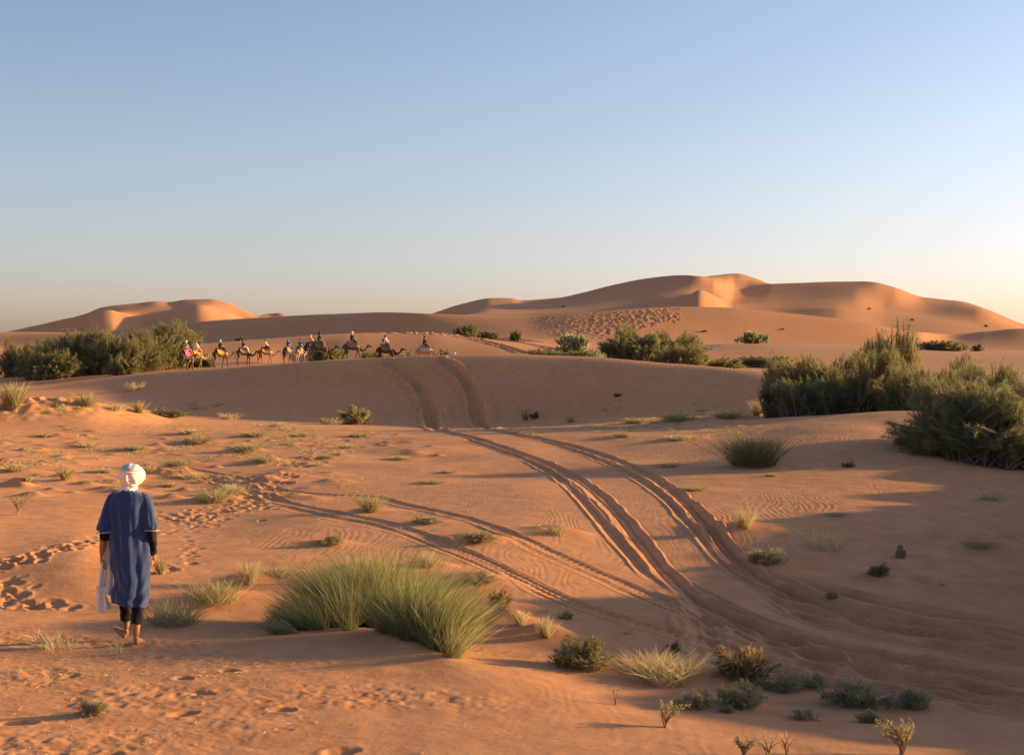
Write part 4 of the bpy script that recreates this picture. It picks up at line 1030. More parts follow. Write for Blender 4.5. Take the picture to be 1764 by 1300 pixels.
def remesh(me, size, smooth_it=3):
    o = bpy.data.objects.new('b', me); scene.collection.objects.link(o)
    r = o.modifiers.new('r', 'REMESH'); r.mode = 'VOXEL'; r.voxel_size = size; r.use_smooth_shade = True
    s = o.modifiers.new('s', 'SMOOTH'); s.factor = .5; s.iterations = smooth_it
    dg = bpy.context.evaluated_depsgraph_get(); dg.update()
    out = bpy.data.meshes.new_from_object(o.evaluated_get(dg)); out.name = me.name
    bpy.data.objects.remove(o)
    return out

def ellip(c, r, n=16):
    a = np.linspace(0, 2*math.pi, n, endpoint=False); b = np.linspace(0, math.pi, n // 2 + 1)
    A, B = np.meshgrid(a, b); V = np.stack([c[0] + r[0]*np.sin(B)*np.cos(A), c[1] + r[1]*np.sin(B)*np.sin(A), c[2] + r[2]*np.cos(B)], -1).reshape(-1, 3)
    T = []
    for i in range(n // 2):
        for j in range(n):
            p, q = i*n + j, i*n + (j+1) % n
            T += [(p, p + n, q), (q, p + n, q + n)]
    return V.astype(np.float32), np.array(T, np.int32)

def mesh_obj(name, me, mat, parent=None, shared=False):
    o = bpy.data.objects.new(name, me)
    if shared:
        if not me.materials: me.materials.append(None)
        link(o, parent); o.material_slots[0].link = 'OBJECT'; o.material_slots[0].material = mat
    else:
        me.materials.clear(); me.materials.append(mat); link(o, parent)
    return o

def loft(rings, n=48, cap=False, fold=None):
    """rings: (z, cx, cy, hx, hy[, tilt_x]) -> closed tube; fold(phi, i, t) gives a radial offset"""
    V = []
    for i, r in enumerate(rings):
        a = np.linspace(0, 2*math.pi, n, endpoint=False); t = i / (len(rings) - 1)
        f = fold(a, t) if fold else 0
        ce, se = np.cos(a), np.sin(a)
        x = r[1] + (r[3] + f) * np.sign(ce) * np.abs(ce) ** .9; y = r[2] + (r[4] + f) * np.sign(se) * np.abs(se) ** .9
        z = r[0] + (r[5] * ce if len(r) > 5 else 0)
        V.append(np.stack([x, y, z + 0 * a], -1))
    V = np.concatenate(V); m = len(rings); Q = []
    i = np.arange(m - 1)[:, None] * n + np.arange(n)[None, :]; j = np.arange(m - 1)[:, None] * n + (np.arange(n) + 1)[None, :] % n
    Q = np.stack([i, j, j + n, i + n], -1).reshape(-1, 4)
    return V, Q

def dense(keys, m):
    k = np.array(keys, float); s = np.linspace(0, len(k) - 1, m)
    return [tuple(interp1(np.arange(len(k)), k[:, c], s)[q] for c in range(k.shape[1])) for q in range(m)]

def along(path, radii, n=20, fold=None, flat=1.0):
    """tube round a smooth path"""
    P = np.array(path, float); m = max(10, 6 * len(P)); s = np.linspace(0, len(P) - 1, m)
    C = np.stack([interp1(np.arange(len(P)), P[:, c], s) for c in range(3)], -1); Rr = interp1(np.arange(len(P)), np.array(radii, float), s)
    tg = unit(np.gradient(C, axis=0)); ref = np.array([0, 1.0, 0.05]); a = unit(np.cross(tg, ref)); b = np.cross(tg, a)
    ph = np.linspace(0, 2*math.pi, n, endpoint=False); V = []
    for i in range(m):
        f = fold(ph, i / (m - 1)) if fold else 0
        V.append(C[i] + (a[i] * np.cos(ph)[:, None]) * (Rr[i] + f if np.isscalar(f) else (Rr[i] + f)[:, None]) + (b[i] * np.sin(ph)[:, None]) * flat * (Rr[i] + f if np.isscalar(f) else (Rr[i] + f)[:, None]))
    V = np.concatenate(V)
    i = np.arange(m - 1)[:, None] * n + np.arange(n)[None, :]; j = np.arange(m - 1)[:, None] * n + (np.arange(n) + 1)[None, :] % n
    return V, np.stack([i, j, j + n, i + n], -1).reshape(-1, 4)

# ------------------------------------------------------------------ the walking man, seen from behind (local: x right, y away, z up)
def hand_verts(wrist, dirv, palm_n, curl, side):
    """palm and five fingers as skin chains"""
    w = Vector(wrist); d = Vector(dirv).normalized(); n = Vector(palm_n).normalized(); s = d.cross(n).normalized() * side
    out = []
    palm = skin_mesh('palm', [w - d*.03, w + d*.02, w + d*.055, w + d*.085], [(0,1),(1,2),(2,3)], [(.024,.02),(.030,.016),(.038,.014),(.036,.012)], 0, 2)
    out.append(palm)
    for k, (off, ln) in enumerate([(-.027,.066),(-.009,.076),(.009,.072),(.026,.056)]):
        p = w + d*.08 + s*off; vs = [p - d*.02]; a = 0; q = p
        vs.append(q)
        for j, fr in enumerate([.42, .32, .26]):
            a += curl * (1 + .12*k) * (.6 + .3*j)
            dd = d * math.cos(a) + n * math.sin(a)
            q = q + dd * ln * fr; vs.append(q)
        out.append(skin_mesh('f', vs, [(i, i+1) for i in range(4)], [.009, .0095, .0088, .008, .0065], 0, 1))
    p = w + d*.02 - s*.026
    vs = [p, p + d*.028 - s*.018 + n*.008, p + d*.055 - s*.022 + n*.02, p + d*.078 - s*.018 + n*.032]
    out.append(skin_mesh('t', vs, [(0,1),(1,2),(2,3)], [.013, .0115, .0105, .008], 0, 1))
    return out

def foot_parts(heel, fwd, up=0.0, side=1):
    h = Vector(heel); f = Vector(fwd).normalized(); u = Vector((0, 0, 1)); s = f.cross(u).normalized() * side
    L_ = .25
    v = [h + u*.036, h + f*.06 + u*(.05+.2*up), h + f*.13 + u*(.038+.45*up), h + f*.185 + u*(.024 + .75*up)]
    v = [Vector(q) for q in v]
    parts = [skin_mesh('foot', v, [(0,1),(1,2),(2,3)], [(.034,.036),(.036,.042),(.040,.030),(.044,.020)], 0, 2)]
    for k, (o_, l_) in enumerate([(-.030,.052),(-.012,.050),(.004,.045),(.018,.040),(.031,.034)]):
        p = h + f*.185 + s*o_ + u*(.020 + .75*up)
        parts.append(skin_mesh('toe', [p - f*.02, p + f*l_*.5 + u*.003, p + f*l_ + u*(.02*up*4)], [(0,1),(1,2)], [.012, .0115 if k else .015, .010 if k else .013], 0, 1))
    return parts

def walking_man():
    P0 = hit(224, 1113, grid=ZZ)
    root = empty('person', tuple(P0)); root.scale = (.92, .96, 1.0)
    tag(root, 'person walking away barefoot in a blue knee-length robe and white turban', 'person')
    gz = lambda x, y: float(ground(P0[0] + x, P0[1] + y, ZZ)) - P0[2]
    zl = gz(-.15, .32)
    # body: one continuous surface
    J = [(0,.02,.92),(0,.02,1.08),(0,.0,1.28),(0,.0,1.44),(.0,.0,1.53),(.01,.01,1.60),(.015,.03,1.68),(.015,.03,1.76),
         (-.10,.0,1.475),(-.185,-.01,1.455),(-.245,-.03,1.30),(-.275,-.02,1.14),(-.305,.03,1.02),(-.322,.06,.91),
         (.10,.0,1.475),(.185,-.01,1.455),(.225,-.04,1.30),(.25,-.03,1.16),(.245,.04,1.04),(.235,.09,.93),
         (-.09,.03,.86),(-.10,.12,.66),(-.105,.20,.49),(-.12,.27,.30 + zl*.6),(-.13,.315,.12 + zl),
         (.085,.03,.86),(.08,.07,.66),(.075,.09,.48),(.062,.05,.28),(.060,.015,.09)]
    E = [(0,1),(1,2),(2,3),(3,4),(4,5),(5,6),(6,7),(3,8),(8,9),(9,10),(10,11),(11,12),(12,13),(3,14),(14,15),(15,16),(16,17),(17,18),(18,19),
         (0,20),(20,21),(21,22),(22,23),(23,24),(0,25),(25,26),(26,27),(27,28),(28,29)]
    Rd = [(.14,.11),(.13,.10),(.15,.11),(.13,.10),.065,.055,.085,.085,.07,.058,.046,.042,.038,.028,.07,.058,.046,.042,.038,.028,
          .085,.075,.055,.052,.036,.085,.075,.055,.052,.036]
    parts = [skin_mesh('b', J, E, Rd, 0, 2)]
    parts += hand_verts((-.323,.062,.905), (.06,.10,-1), (.95,.35,.1), .38, -1)
    parts += hand_verts((.234,.093,.925), (-.05,.14,-1), (-.95,.35,.1), .38, 1)
    parts += foot_parts((-.125,.285,zl), (-.80,.55,0), .13, -1)
    parts += foot_parts((.062,-.015,0.0), (.05,1,0), 0, 1)
    parts += [ellip((.015,.045,1.70), (.078,.098,.118), 20), ellip((.015,.145,1.685), (.012,.022,.025), 10), ellip((-.064,.03,1.69), (.012,.022,.032), 10), ellip((.094,.03,1.69), (.012,.022,.032), 10),
              ellip((.015,.125,1.635), (.028,.02,.010), 10), ellip((.015,.10,1.60), (.04,.04,.03), 10), ellip((.062,.015,.075), (.03,.03,.05), 12), ellip((-.13,.31,.09+zl), (.03,.03,.05), 12)]
    me = remesh(join_meshes('body', parts), .0052, 2)
    mesh_obj('body', me, SKIN, root)
    for sx in (-.013, .043):
        v, t = ellip((sx, .130, 1.705), (.013, .010, .009), 12)
        mesh_obj('eye', np_mesh('eye', v, None, t), CM['white'], root)
    # robe
    g = np.random.default_rng(12); ph = g.uniform(0, 6.28, 8)
    def fold(a, t):
        lo = smooth(.10, .5, t)
        f = .012 * lo * np.sin(5*a + ph[0] + 2.4*t) + .006 * lo * np.sin(9*a + ph[1] - 4*t + np.sin(7*t)) + .001 * lo * np.sin(19*a + ph[2] + 6*t)
        f = f + 0.0006 * np.sin(23*a + ph[5] + 5*t) * smooth(.05, .3, t)
        f = f + .007 * np.sin(31*t + 2*np.sin(a*2 + ph[3])) * smooth(.55, .8, t) * (1 - .3*lo) + .004 * np.sin(53*t + 3*np.sin(a*3 + ph[4])) * lo
        # deep vertical pleats down the back
        f = f + .20 * smooth(.03, .12, t) * (1 - smooth(.5, .75, t)) * (.016*np.exp(-((a - 4.45) / .07)**2) - .014*np.exp(-((a - 4.66) / .08)**2) + .014*np.exp(-((a - 4.90) / .06)**2) - .010*np.exp(-((a - 5.10) / .06)**2) + .010*np.exp(-((a-4.2)/.06)**2))
        return f
    keys = [(1.602,0,.0,.060,.060,0),(1.582,0,-.005,.085,.078,0),(1.560,0,-.005,.135,.09,0),(1.532,0,-.005,.180,.10,0),(1.49,0,-.005,.200,.115,0),(1.42,0,-.005,.205,.13,0),(1.30,0,.0,.200,.135,0),(1.18,.002,.01,.192,.14,0),
            (1.06,.0,.015,.200,.145,0),(.87,.005,.03,.204,.15,0),(.72,.022,.04,.186,.155,0),(.62,.022,.05,.180,.16,0),(.54,.0,.06,.196,.165,-.005),(.47,-.008,.07,.188,.16,-.012),(.425,-.014,.075,.180,.155,-.022),(.418,-.014,.075,.172,.148,-.022)]
    v, q = loft(dense(keys, 120), 160, fold=fold)
    def sleeve(side, path, rad):
        f = lambda a, t: .006*np.sin(5*a + 6*t + side) * t + .004*np.sin(9*a - 9*t) * t
        return along(path, rad, 40, f, .82)
    vl, ql = sleeve(0, [(-.10,-.005,1.515),(-.16,-.008,1.49),(-.20,-.015,1.40),(-.228,-.02,1.30),(-.252,-.02,1.20),(-.262,-.02,1.165)], [.05,.078,.084,.088,.094,.096])
    vr, qr = sleeve(2, [(.10,-.005,1.515),(.16,-.008,1.49),(.195,-.015,1.40),(.215,-.02,1.30),(.238,-.02,1.21),(.248,-.02,1.185)], [.05,.076,.080,.078,.078,.080])
    me = np_mesh('robe', np.concatenate([v, vl, vr]), np.concatenate([q, ql + len(v), qr + len(v) + len(vl)]))
    ro = mesh_obj('robe', me, ROBE, root)
    so = ro.modifiers.new('thickness', 'SOLIDIFY'); so.thickness = .004
    # pale hem stitching of the sleeves
    for nm, c, r_, tl in (('sleeve_trim', (-.262,-.02,1.163), .096, .30), ('sleeve_trim', (.248,-.02,1.183), .080, -.10)):
        a = np.linspace(0, 2*math.pi, 40)
        pth = np.stack([c[0] + r_*np.cos(a), c[1] + .82*r_*np.sin(a), c[2] + tl*.28*r_*np.cos(a)], -1)[None]
        vv, qq = tubes(pth, .0035, .0035, 5)
        mesh_obj(nm, np_mesh(nm, vv, qq), CM['pale_pink'], root)
    # black undershirt sleeves, leggings gathered below the knee
    bun = lambda a, t: .004*np.sin(38*t + 1.3*np.sin(2*a)) + .003*np.sin(4*a + 9*t)
    for nm, pth, rad in [('undershirt_sleeve', [(-.235,-.02,1.27),(-.262,-.02,1.18),(-.266,-.015,1.12),(-.268,-.01,1.085)], [.05,.055,.056,.05]),
                         ('undershirt_sleeve', [(.222,-.03,1.28),(.25,-.03,1.17),(.250,.03,1.06),(.240,.075,.955),(.238,.085,.935)], [.05,.050,.045,.039,.036]),
                         ('legging', [(-.09,.05,.80),(-.10,.13,.62),(-.112,.21,.47),(-.118,.25,.34),(-.124,.275,.235),(-.125,.28,.215)], [.10,.085,.068,.064,.060,.048]),
                         ('legging', [(.085,.05,.80),(.08,.08,.62),(.072,.085,.47),(.066,.07,.36),(.062,.05,.24),(.061,.045,.215)], [.10,.085,.070,.070,.064,.048])]:
        vv, qq = along(pth, rad, 32, bun); o = mesh_obj(nm, np_mesh(nm, vv, qq), BLACK, root)
        so = o.modifiers.new('thickness', 'SOLIDIFY'); so.thickness = .004
    # white cloth hanging at the left hip
    nu, nv = 46, 60; V = []
    for j in range(nv):
        t = j / (nv - 1); z = 1.10 - t * .58
        xl = float(np.interp(t, [0,.12,.35,.6,1], [-.265,-.300,-.330,-.355,-.385])); xr = float(np.interp(t, [0,.3,.6,1], [-.20,-.185,-.17,-.15]))
        for i in range(nu):
            u = i / (nu - 1)
            y = .07 + .03*np.sin(u*17 + 2.2*t) * (.3 + t) + .012*np.sin(u*41 + 5*t)
            zz = z - (0 if j < nv - 1 else 0) + .02*np.sin(u*6)*t
            V.append((xl + (xr - xl)*u, y, zz))
    i = np.arange(nv - 1)[:, None]*nu + np.arange(nu - 1)[None, :]; Q = np.stack([i, i+1, i+nu+1, i+nu], -1).reshape(-1, 4)
    n0 = len(V); V2 = []
    nv2, nu2 = 30, 16
    for j in range(nv2):
        t = j / (nv2 - 1); z = .60 - t*.245
        xl = float(np.interp(t, [0,.5,1], [-.38,-.392,-.385])) ; xr = float(np.interp(t, [0,.3,.7,1], [-.255,-.285,-.262,-.235]))
        for k in range(nu2):
            u = k / (nu2 - 1); V2.append((xl + (xr-xl)*u, .055 + .022*np.sin(u*11 + 3*t) + .02*t, z - .03*np.sin(u*3.1)*t + .03*u*t))
    i2 = np.arange(nv2 - 1)[:, None]*nu2 + np.arange(nu2 - 1)[None, :] + n0
    Q2 = np.stack([i2, i2+1, i2+nu2+1, i2+nu2], -1).reshape(-1, 4)
    o = mesh_obj('hanging_scarf', np_mesh('hanging_scarf', np.array(V + V2), np.concatenate([Q, Q2])), SCARF, root)
    so = o.modifiers.new('thickness', 'SOLIDIFY'); so.thickness = .003
    # scarf collar and turban
    cw = lambda a, t: .006*np.sin(3*a + 14*t) + .004*np.sin(7*a - 20*t)
    vv, qq = loft(dense([(1.545,-.015,.0,.100,.085,0),(1.575,-.012,.0,.098,.085,0),(1.605,-.004,.0,.088,.08,0),(1.64,.004,.005,.080,.078,0),(1.66,.01,.01,.075,.07,0)], 30), 60, fold=cw)
    mesh_obj('neck_scarf', np_mesh('neck_scarf', vv, qq), SCARF, root)
    def turban():
        n, m = 180, 110; a = np.linspace(0, 2*math.pi, n, endpoint=False); b = np.linspace(.0, math.pi, m)
        A, B = np.meshgrid(a, b)
        x = np.sin(B)*np.cos(A); y = np.sin(B)*np.sin(A); z = np.cos(B)
        tilt = .35*np.cos(A + .6) + .12*np.sin(2*A + 1)
        wr = (np.abs(((z - tilt*.8) * 2.9 + .35*np.sin(A)) % 1.0 - .5) * 2) ** 1.6
        rr = 1 - .055*wr*(np.sin(B)**1.2) + .018*np.sin(9*A + 5*z) * np.sin(B)
        flat = np.where(z > .55, 1 - .22*(z-.55), 1); low = np.where(z < 0, 1 - .16*z*z, 1)
        V = np.stack([.02 + .148*x*rr*low, .03 + .150*y*rr*low, 1.728 + .118*z*rr*flat], -1).reshape(-1, 3)
        # knot ridge at the back
        q = np.exp(-((V[:, 0] - .002)/.020)**2) * smooth(.0, -.10, V[:, 1]) * smooth(1.62, 1.66, V[:, 2]) * smooth(1.83, 1.77, V[:, 2])
        V[:, 1] -= .020*q
        i = np.arange(m - 1)[:, None]*n + np.arange(n)[None, :]; j = np.arange(m - 1)[:, None]*n + (np.arange(n)+1)[None, :] % n
        return V, np.stack([i, i + n, j + n, j], -1).reshape(-1, 4)
    v, q = turban(); mesh_obj('turban', np_mesh('turban', v, q), TURB, root)
    v, t = ellip((.022,-.005,1.795), (.106,.118,.058), 40)
    v[:, 2] += .004*np.sin(v[:, 0]*90) 
    mesh_obj('turban_crown', np_mesh('turban_crown', v, None, t), CAPM, root)
    # thin rolled edge round the crown
    a = np.linspace(0, 2*math.pi, 60)
    pth = np.stack([.022 + .112*np.cos(a), -.004 + .124*np.sin(a), 1.783 + .012*np.sin(a) + .006*np.cos(3*a)], -1)[None]
    vv, qq = tubes(pth, .011, .011, 8); mesh_obj('turban_roll', np_mesh('turban_roll', vv, qq), TURB, root)
walking_man()

# ------------------------------------------------------------------ dromedaries (local: x forward) and their riders
def limb(pts, rad, n=12, m=None):
    """closed tapered tube with rounded ends; rad: (side, up) radii"""
    P = np.array(pts, float); Rd = np.array([(r, r) if np.isscalar(r) else r for r in rad], float)
    m = m or 5 * len(P); s_ = np.linspace(0, len(P) - 1, m)
    C = np.stack([interp1(np.arange(len(P)), P[:, c], s_) for c in range(3)], -1)
    ra = interp1(np.arange(len(P)), Rd[:, 0], s_); rb = interp1(np.arange(len(P)), Rd[:, 1], s_)
    tg = unit(np.gradient(C, axis=0)); side = np.tile([0, 1.0, 0], (m, 1)); up = unit(np.cross(side, tg))
    # round the ends
    C = np.concatenate([[C[0] - tg[0] * rb[0] * .8, C[0] - tg[0] * rb[0] * .5], C, [C[-1] + tg[-1] * rb[-1] * .5, C[-1] + tg[-1] * rb[-1] * .8]])
    f = np.concatenate([[.45, .82], np.ones(m), [.82, .45]])
    ra = np.concatenate([[ra[0]]*2, ra, [ra[-1]]*2]) * f; rb = np.concatenate([[rb[0]]*2, rb, [rb[-1]]*2]) * f
    side = np.concatenate([side[:1]]*2 + [side] + [side[-1:]]*2); up = np.concatenate([up[:1]]*2 + [up] + [up[-1:]]*2)
    M_ = len(C); ph = np.linspace(0, 2*math.pi, n, endpoint=False)
    V = (C[:, None] + side[:, None] * (ra[:, None] * np.cos(ph))[..., None] + up[:, None] * (rb[:, None] * np.sin(ph))[..., None]).reshape(-1, 3)
    V = np.concatenate([V, C[:1], C[-1:]]); T = []
    for i in range(M_ - 1):
        for j in range(n):
            p, q = i*n + j, i*n + (j+1) % n; T += [(p, q, p+n), (q, q+n, p+n)]
    for j in range(n):
        T += [(len(V)-2, (j+1) % n, j), (len(V)-1, (M_-1)*n + j, (M_-1)*n + (j+1) % n)]
    return V.astype(np.float32), np.array(T, np.int32)

def camel_meshes(s):
    P = [limb([(-.72,0,1.42),(-.45,0,1.52),(0,0,1.50),(.40,0,1.44),(.68,0,1.40)], [(.19,.20),(.27,.30),(.31,.37),(.27,.33),(.17,.22)], 16),
         limb([(.60,0,1.38),(.86,0,1.20),(1.08,0,1.10),(1.30,0,1.18),(1.44,0,1.36),(1.53,0,1.54)], [(.15,.22),(.115,.17),(.09,.12),(.08,.10),(.075,.09),(.08,.09)]),
         limb([(1.51,0,1.56),(1.67,0,1.55),(1.83,0,1.49),(1.95,0,1.45)], [(.085,.10),(.085,.10),(.058,.068),(.05,.05)]),
         limb([(-.05,0,1.60),(-.04,0,1.80),(-.02,0,2.0)], [(.24,.36),(.18,.24),(.08,.11)]),
         limb([(-.82,0,1.46),(-.92,0,1.20),(-.92,0,.98)], [.045,.036,.036], 8), limb([(-.92,0,.98),(-.92,0,.84)], [.055,.035], 8),
         limb([(1.91,0,1.42),(1.97,0,1.38)], [.035,.03], 8)]
    for y, f in ((.17, .16*s), (-.17, -.24*s)):
        P.append(limb([(-.55, y, 1.40), (-.50 + f*.3, y, 1.0), (-.68 + f*.8, y, .62), (-.66 + f, y, .30), (-.62 + f, y, .09)], [(.13,.20),(.10,.13),(.055,.06),(.042,.045),(.05,.05)], 10))
        P.append(limb([(-.63 + f, y, .05), (-.54 + f, y, .04)], [(.075,.045),(.06,.03)], 10))
    for y, f in ((.16, -.22*s), (-.16, .24*s)):
        P.append(limb([(.58, y, 1.30), (.60 + f*.4, y, .96), (.60 + f*.7, y, .66), (.57 + f, y, .32), (.57 + f, y, .09)], [(.10,.14),(.07,.085),(.06,.06),(.042,.042),(.05,.05)], 10))
        P.append(limb([(.57 + f, y, .05), (.66 + f, y, .04)], [(.075,.045),(.06,.03)], 10))
    P += [ellip((1.53,.075,1.66),(.02,.02,.055),8), ellip((1.53,-.075,1.66),(.02,.02,.055),8)]
    return remesh(join_meshes('body', P), .026, 3)
CAMEL = [camel_meshes(1.0), camel_meshes(-1.0), camel_meshes(.45)]
def saddle_me():
    # padded ring round the hump with a blanket draped over the flanks
    n, m = 22, 26; V = []
    for i in range(n):
        x = -.44 + i / (n - 1) * .74
        for j in range(m):
            t = (j / (m - 1) - .5) * 2; w = .36; h = 1.93 + .10*math.exp(-((x + .42)/.12)**2) + .08*math.exp(-((x - .30)/.12)**2)
            V.append((x, w*math.sin(t*1.45)*(1.02), h - .50*abs(t)**2.2 + .012*math.sin(9*x + 7*t)))
    i = np.arange(n - 1)[:, None]*m + np.arange(m - 1)[None, :]
    V = np.array(V); Q = np.stack([i, i+m, i+m+1, i+1], -1).reshape(-1, 4)
    k = len(V); V = np.concatenate([V, V * [1, .93, 1] - [0, 0, .035]])
    return np_mesh('saddle_blanket', V, np.concatenate([Q, Q[:, ::-1] + k]))
def pad_me():
    a = np.linspace(0, 2*math.pi, 40)
    v, q = tubes(np.stack([-.06 + .36*np.cos(a), .25*np.sin(a), 1.93 + .06*np.abs(np.cos(a))], -1)[None], .08, .08, 10)
    return np_mesh('saddle_pad', v, q)
SAD, PAD = saddle_me(), pad_me()
def halter_me():
    out = []
    for x, r_, z in ((1.79, .082, 1.505), (1.61, .105, 1.54)):
        a = np.linspace(0, 2*math.pi, 20); v, q = tubes(np.stack([x + 0*a, r_*np.cos(a), z + r_*1.1*np.sin(a)], -1)[None], .012, .012, 5); out.append((v, q))
    return np_mesh('halter', np.concatenate([out[0][0], out[1][0]]), np.concatenate([out[0][1], out[1][1] + len(out[0][0])]))
HALT = halter_me()

def rider_meshes():
    """a seated rider astride: hip at z = 2.05; returns shared meshes"""
    H = 2.06
    V = [(0,0,H+.06),(0,0,H+.25),(.02,0,H+.45),(.03,0,H+.56),(.05,0,H+.68),(.055,0,H+.76),
         (.02,.17,H+.47),(.10,.23,H+.27),(.30,.13,H+.20),(.38,.10,H+.21), (.02,-.17,H+.47),(.10,-.23,H+.27),(.30,-.13,H+.20),(.38,-.10,H+.21),
         (.10,.20,H+.02),(.38,.36,H-.12),(.46,.38,H-.50),(.55,.39,H-.56), (.10,-.20,H+.02),(.38,-.36,H-.12),(.46,-.38,H-.50),(.55,-.39,H-.56)]
    E = [(0,1),(1,2),(2,3),(3,4),(4,5),(2,6),(6,7),(7,8),(8,9),(2,10),(10,11),(11,12),(12,13),(0,14),(14,15),(15,16),(16,17),(0,18),(18,19),(19,20),(20,21)]
    Rr = [.15,.14,.13,.055,.095,.085,.055,.045,.035,.03,.055,.045,.035,.03,.09,.07,.045,.04,.09,.07,.045,.04]
    hands = [ellip((.40,.09,H+.215),(.05,.025,.03),10), ellip((.40,-.09,H+.215),(.05,.025,.03),10), ellip((.135,0,H+.70),(.02,.012,.02),8)]
    body = remesh(join_meshes('body', [skin_mesh('r', V, E, Rr, 0, 2)] + hands), .02, 2)
    Vs = [(0,0,H-.04)] + V[1:3] + [(.03,0,H+.54)] + V[6:9] + V[10:13]
    shirt = skin_mesh('shirt', Vs, [(0,1),(1,2),(2,3),(2,4),(4,5),(5,6),(2,7),(7,8),(8,9)], [.20,.185,.175,.085,.085,.064,.05,.078,.064,.05], 0, 2)
    Vt = [(0,0,H+.05), V[14], V[15], V[16], V[18], V[19], V[20]]
    trous = skin_mesh('trousers', Vt, [(0,1),(1,2),(2,3),(0,4),(4,5),(5,6)], [.175,.125,.10,.065,.125,.10,.065], 0, 2)
    hv = [ellip((.045,0,H+.745),(.125,.118,.115),18), ellip((.02,0,H+.60),(.10,.10,.07),14), ellip((-.06,0,H+.62),(.06,.09,.13),14)]
    scarf = join_meshes('headscarf', hv)
    cap = join_meshes('turban', [ellip((.045,0,H+.775),(.125,.12,.085),18), ellip((.045,0,H+.72),(.115,.11,.05),18)])
    shoe = [join_meshes('shoe', [ellip((.58,k*.39,H-.58),(.12,.045,.045),12)]) for k in (1,-1)]
    return body, shirt, trous, scarf, cap, shoe
RB, RS, RT, RSC, RCAP, RSH = rider_meshes()
def pack_me():
    v, t = ellip((-.22,0,2.36),(.11,.15,.20),16); return np_mesh('backpack', v, None, t)
PACK = pack_me()

GC, GR = 'camels in the caravan', 'riders of the camel caravan'
CARAVAN = [
 # px, D, heading (degrees from right towards away), scale, fur, pose, blanket, pad, shirt, trousers, head, head mesh, camel label, rider label
 (320,137,62,1.0,'dark',0,'pink','khaki','grey','pink','white','cap','dark brown camel with a pink blanket, last of the caravan beside the thicket','rider in grey top and bright pink trousers with a white head wrap'),
 (337,139,48,1.0,'tan',1,'orange','khaki','white','orange','red','cap','tan camel with an orange blanket, second from the rear','rider in a loose white shirt with a red turban'),
 (379,143,42,1.0,'brown',0,'orange','brown','brown','navy','grey','scarf','brown camel with an orange saddle cloth under the rider in a brown jacket','rider in a dark brown jacket with a grey headscarf'),
 (419,158,30,1.0,'brown',2,'khaki','khaki','brown','white','purple','scarf','brown camel under the rider in white trousers','rider in white trousers and dark top with a purple headscarf'),
 (457,160,26,1.0,'tan',1,'orange','brown','white','brown','dark_green','cap','camel with a yellow blanket and pale neck in the middle of the line','rider in a white shirt with a dark green turban'),
 (496,166,56,1.0,'dark',0,'khaki','khaki','purple','jeans','blue','scarf','dark camel under the rider in purple','rider wrapped in purple with a bright blue headscarf'),
 (517,168,68,1.0,'sandy',2,'khaki','brown','teal','jeans','navy','cap','sandy pale camel seen from behind under the rider in jeans','rider in teal jacket and jeans with a dark cap'),
 (535,160,40,1.0,'dark',1,'navy','navy','salmon','navy','salmon','scarf','dark camel mostly hidden behind the pale one and the tall rider\'s mount','rider in salmon orange with a matching pale headscarf'),
 (550,134,14,1.04,'brown',0,'olive','olive','dark_green','khaki','navy','scarf','brown camel carrying the highest sitting rider','tallest sitting rider, in dark green with a navy headscarf and khaki trousers'),
 (606,133,14,1.0,'brown',1,'khaki','grey','black','maroon','pale_pink','cap','brown camel with a tan neck, third from the front','rider in black top and maroon trousers with a pale pink head wrap'),
 (664,132,8,1.0,'dark',0,'olive','olive','white','olive','red','scarf','dark camel second from the front of the line','rider in a white shirt with a red scarf and a backpack'),
 (731,132,6,1.0,'sandy',2,'grey','khaki','black','maroon','maroon','scarf','pale sandy camel leading the line, legs hidden by the crest','rider in a long black wrap on the leading camel'),
]
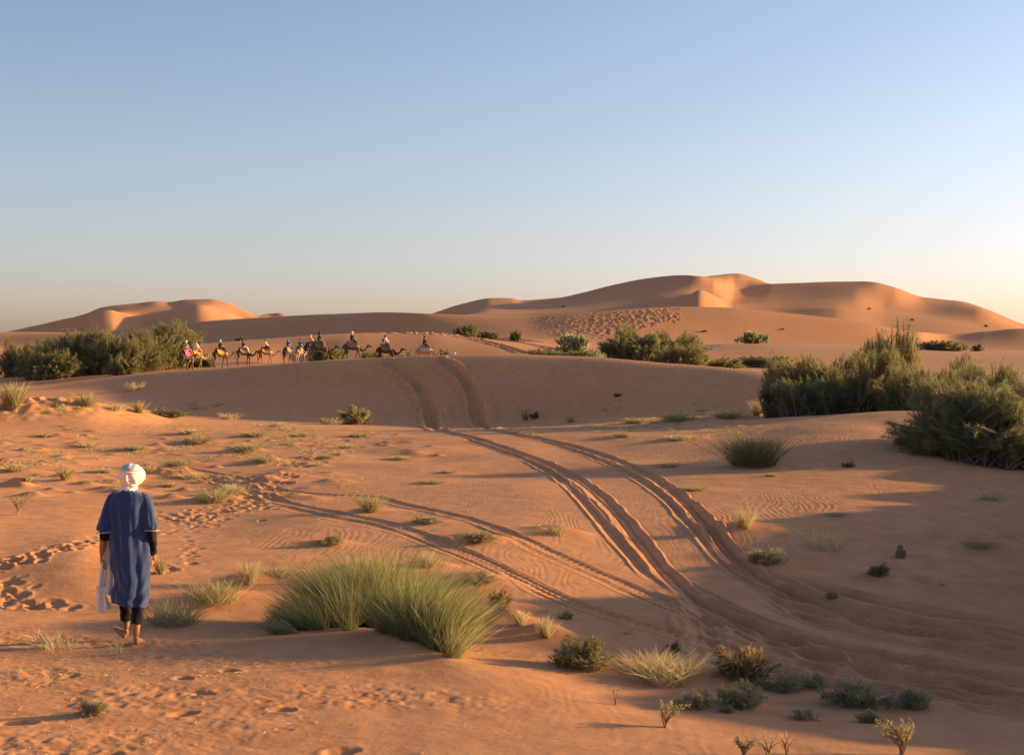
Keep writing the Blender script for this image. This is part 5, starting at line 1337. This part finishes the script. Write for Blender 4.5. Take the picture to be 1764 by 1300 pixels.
for i, (px, D, hd, sc, fu, ps, bl, pd, sh, tr, hc, hm_, cl, rl_) in enumerate(CARAVAN):
    q = at(px, 620, D); z = float(ground(q[0], q[1], ZZ))
    if i == 7: z += .5
    c = empty('camel', (q[0], q[1], z - .02), R(hd)); c.scale = (sc,)*3
    tag(c, cl, 'camel', GC)
    mesh_obj('body', CAMEL[ps], FUR[fu], c, True); mesh_obj('saddle_blanket', SAD, CM[bl], c, True)
    mesh_obj('saddle_pad', PAD, CM[pd], c, True); mesh_obj('halter', HALT, CM['maroon'], c, True)
    r = empty('person', (q[0], q[1], z - .02), R(hd)); r.scale = (sc,)*3
    tag(r, rl_, 'person', GR)
    mesh_obj('body', RB, SKIN_L, r, True); mesh_obj('shirt', RS, CM[sh], r, True); mesh_obj('trousers', RT, CM[tr], r, True)
    mesh_obj('headscarf' if hm_ == 'scarf' else 'turban', RSC if hm_ == 'scarf' else RCAP, CM[hc], r, True); [mesh_obj('shoe', k_, CM['white' if i in (2, 3, 4, 9) else 'brown'], r, True) for k_ in RSH]
    if i == 10: mesh_obj('backpack', PACK, CM['olive'], r, True)

# the guide on foot ahead of the line: head and shoulders show over the crest
def guide(px, D, hd, label, coat, head, z_off=0):
    q = at(px, 620, D); z = float(ground(q[0], q[1], ZZ)) + z_off
    c = empty('person', (q[0], q[1], z), R(hd)); tag(c, label, 'person')
    V = [(0,0,.95),(0,0,1.15),(0,0,1.38),(.01,0,1.48),(.03,0,1.60),(.03,0,1.68),(0,.17,1.38),(.02,.21,1.12),(.10,.20,.90),(0,-.17,1.38),(.02,-.21,1.12),(-.06,-.20,.90),
         (.05,.09,.85),(.12,.09,.48),(.16,.09,.08),(.26,.09,.04),(-.03,-.09,.85),(-.05,-.09,.48),(-.20,-.09,.10),(-.10,-.09,.04)]
    E = [(0,1),(1,2),(2,3),(3,4),(4,5),(2,6),(6,7),(7,8),(2,9),(9,10),(10,11),(0,12),(12,13),(13,14),(14,15),(0,16),(16,17),(17,18),(18,19)]
    Rr = [.13,.13,.13,.055,.09,.08,.05,.042,.034,.05,.042,.034,.085,.06,.04,.04,.085,.06,.04,.04]
    mesh_obj('body', remesh(skin_mesh('body', V, E, Rr, 0, 2), .018, 1), SKIN, c)
    v, q_ = loft(dense([(1.54,0,0,.07,.07),(1.47,0,0,.16,.11),(1.35,0,0,.23,.15),(1.1,0,0,.25,.17),(.8,0,0,.26,.20),(.45,0,0,.30,.25)], 40), 40, fold=lambda a, t: .015*t*np.sin(8*a))
    v = v[:, [1, 0, 2]]
    mesh_obj('robe', np_mesh('robe', v, q_), CM[coat], c)
    mesh_obj('turban', join_meshes('turban', [ellip((.03,0,1.68),(.13,.13,.11),18)]), CM[head], c)
guide(783, 146, 5, 'guide on foot in pale blue robe and white turban, ahead of the leading camel', 'light_blue', 'white', -.35)
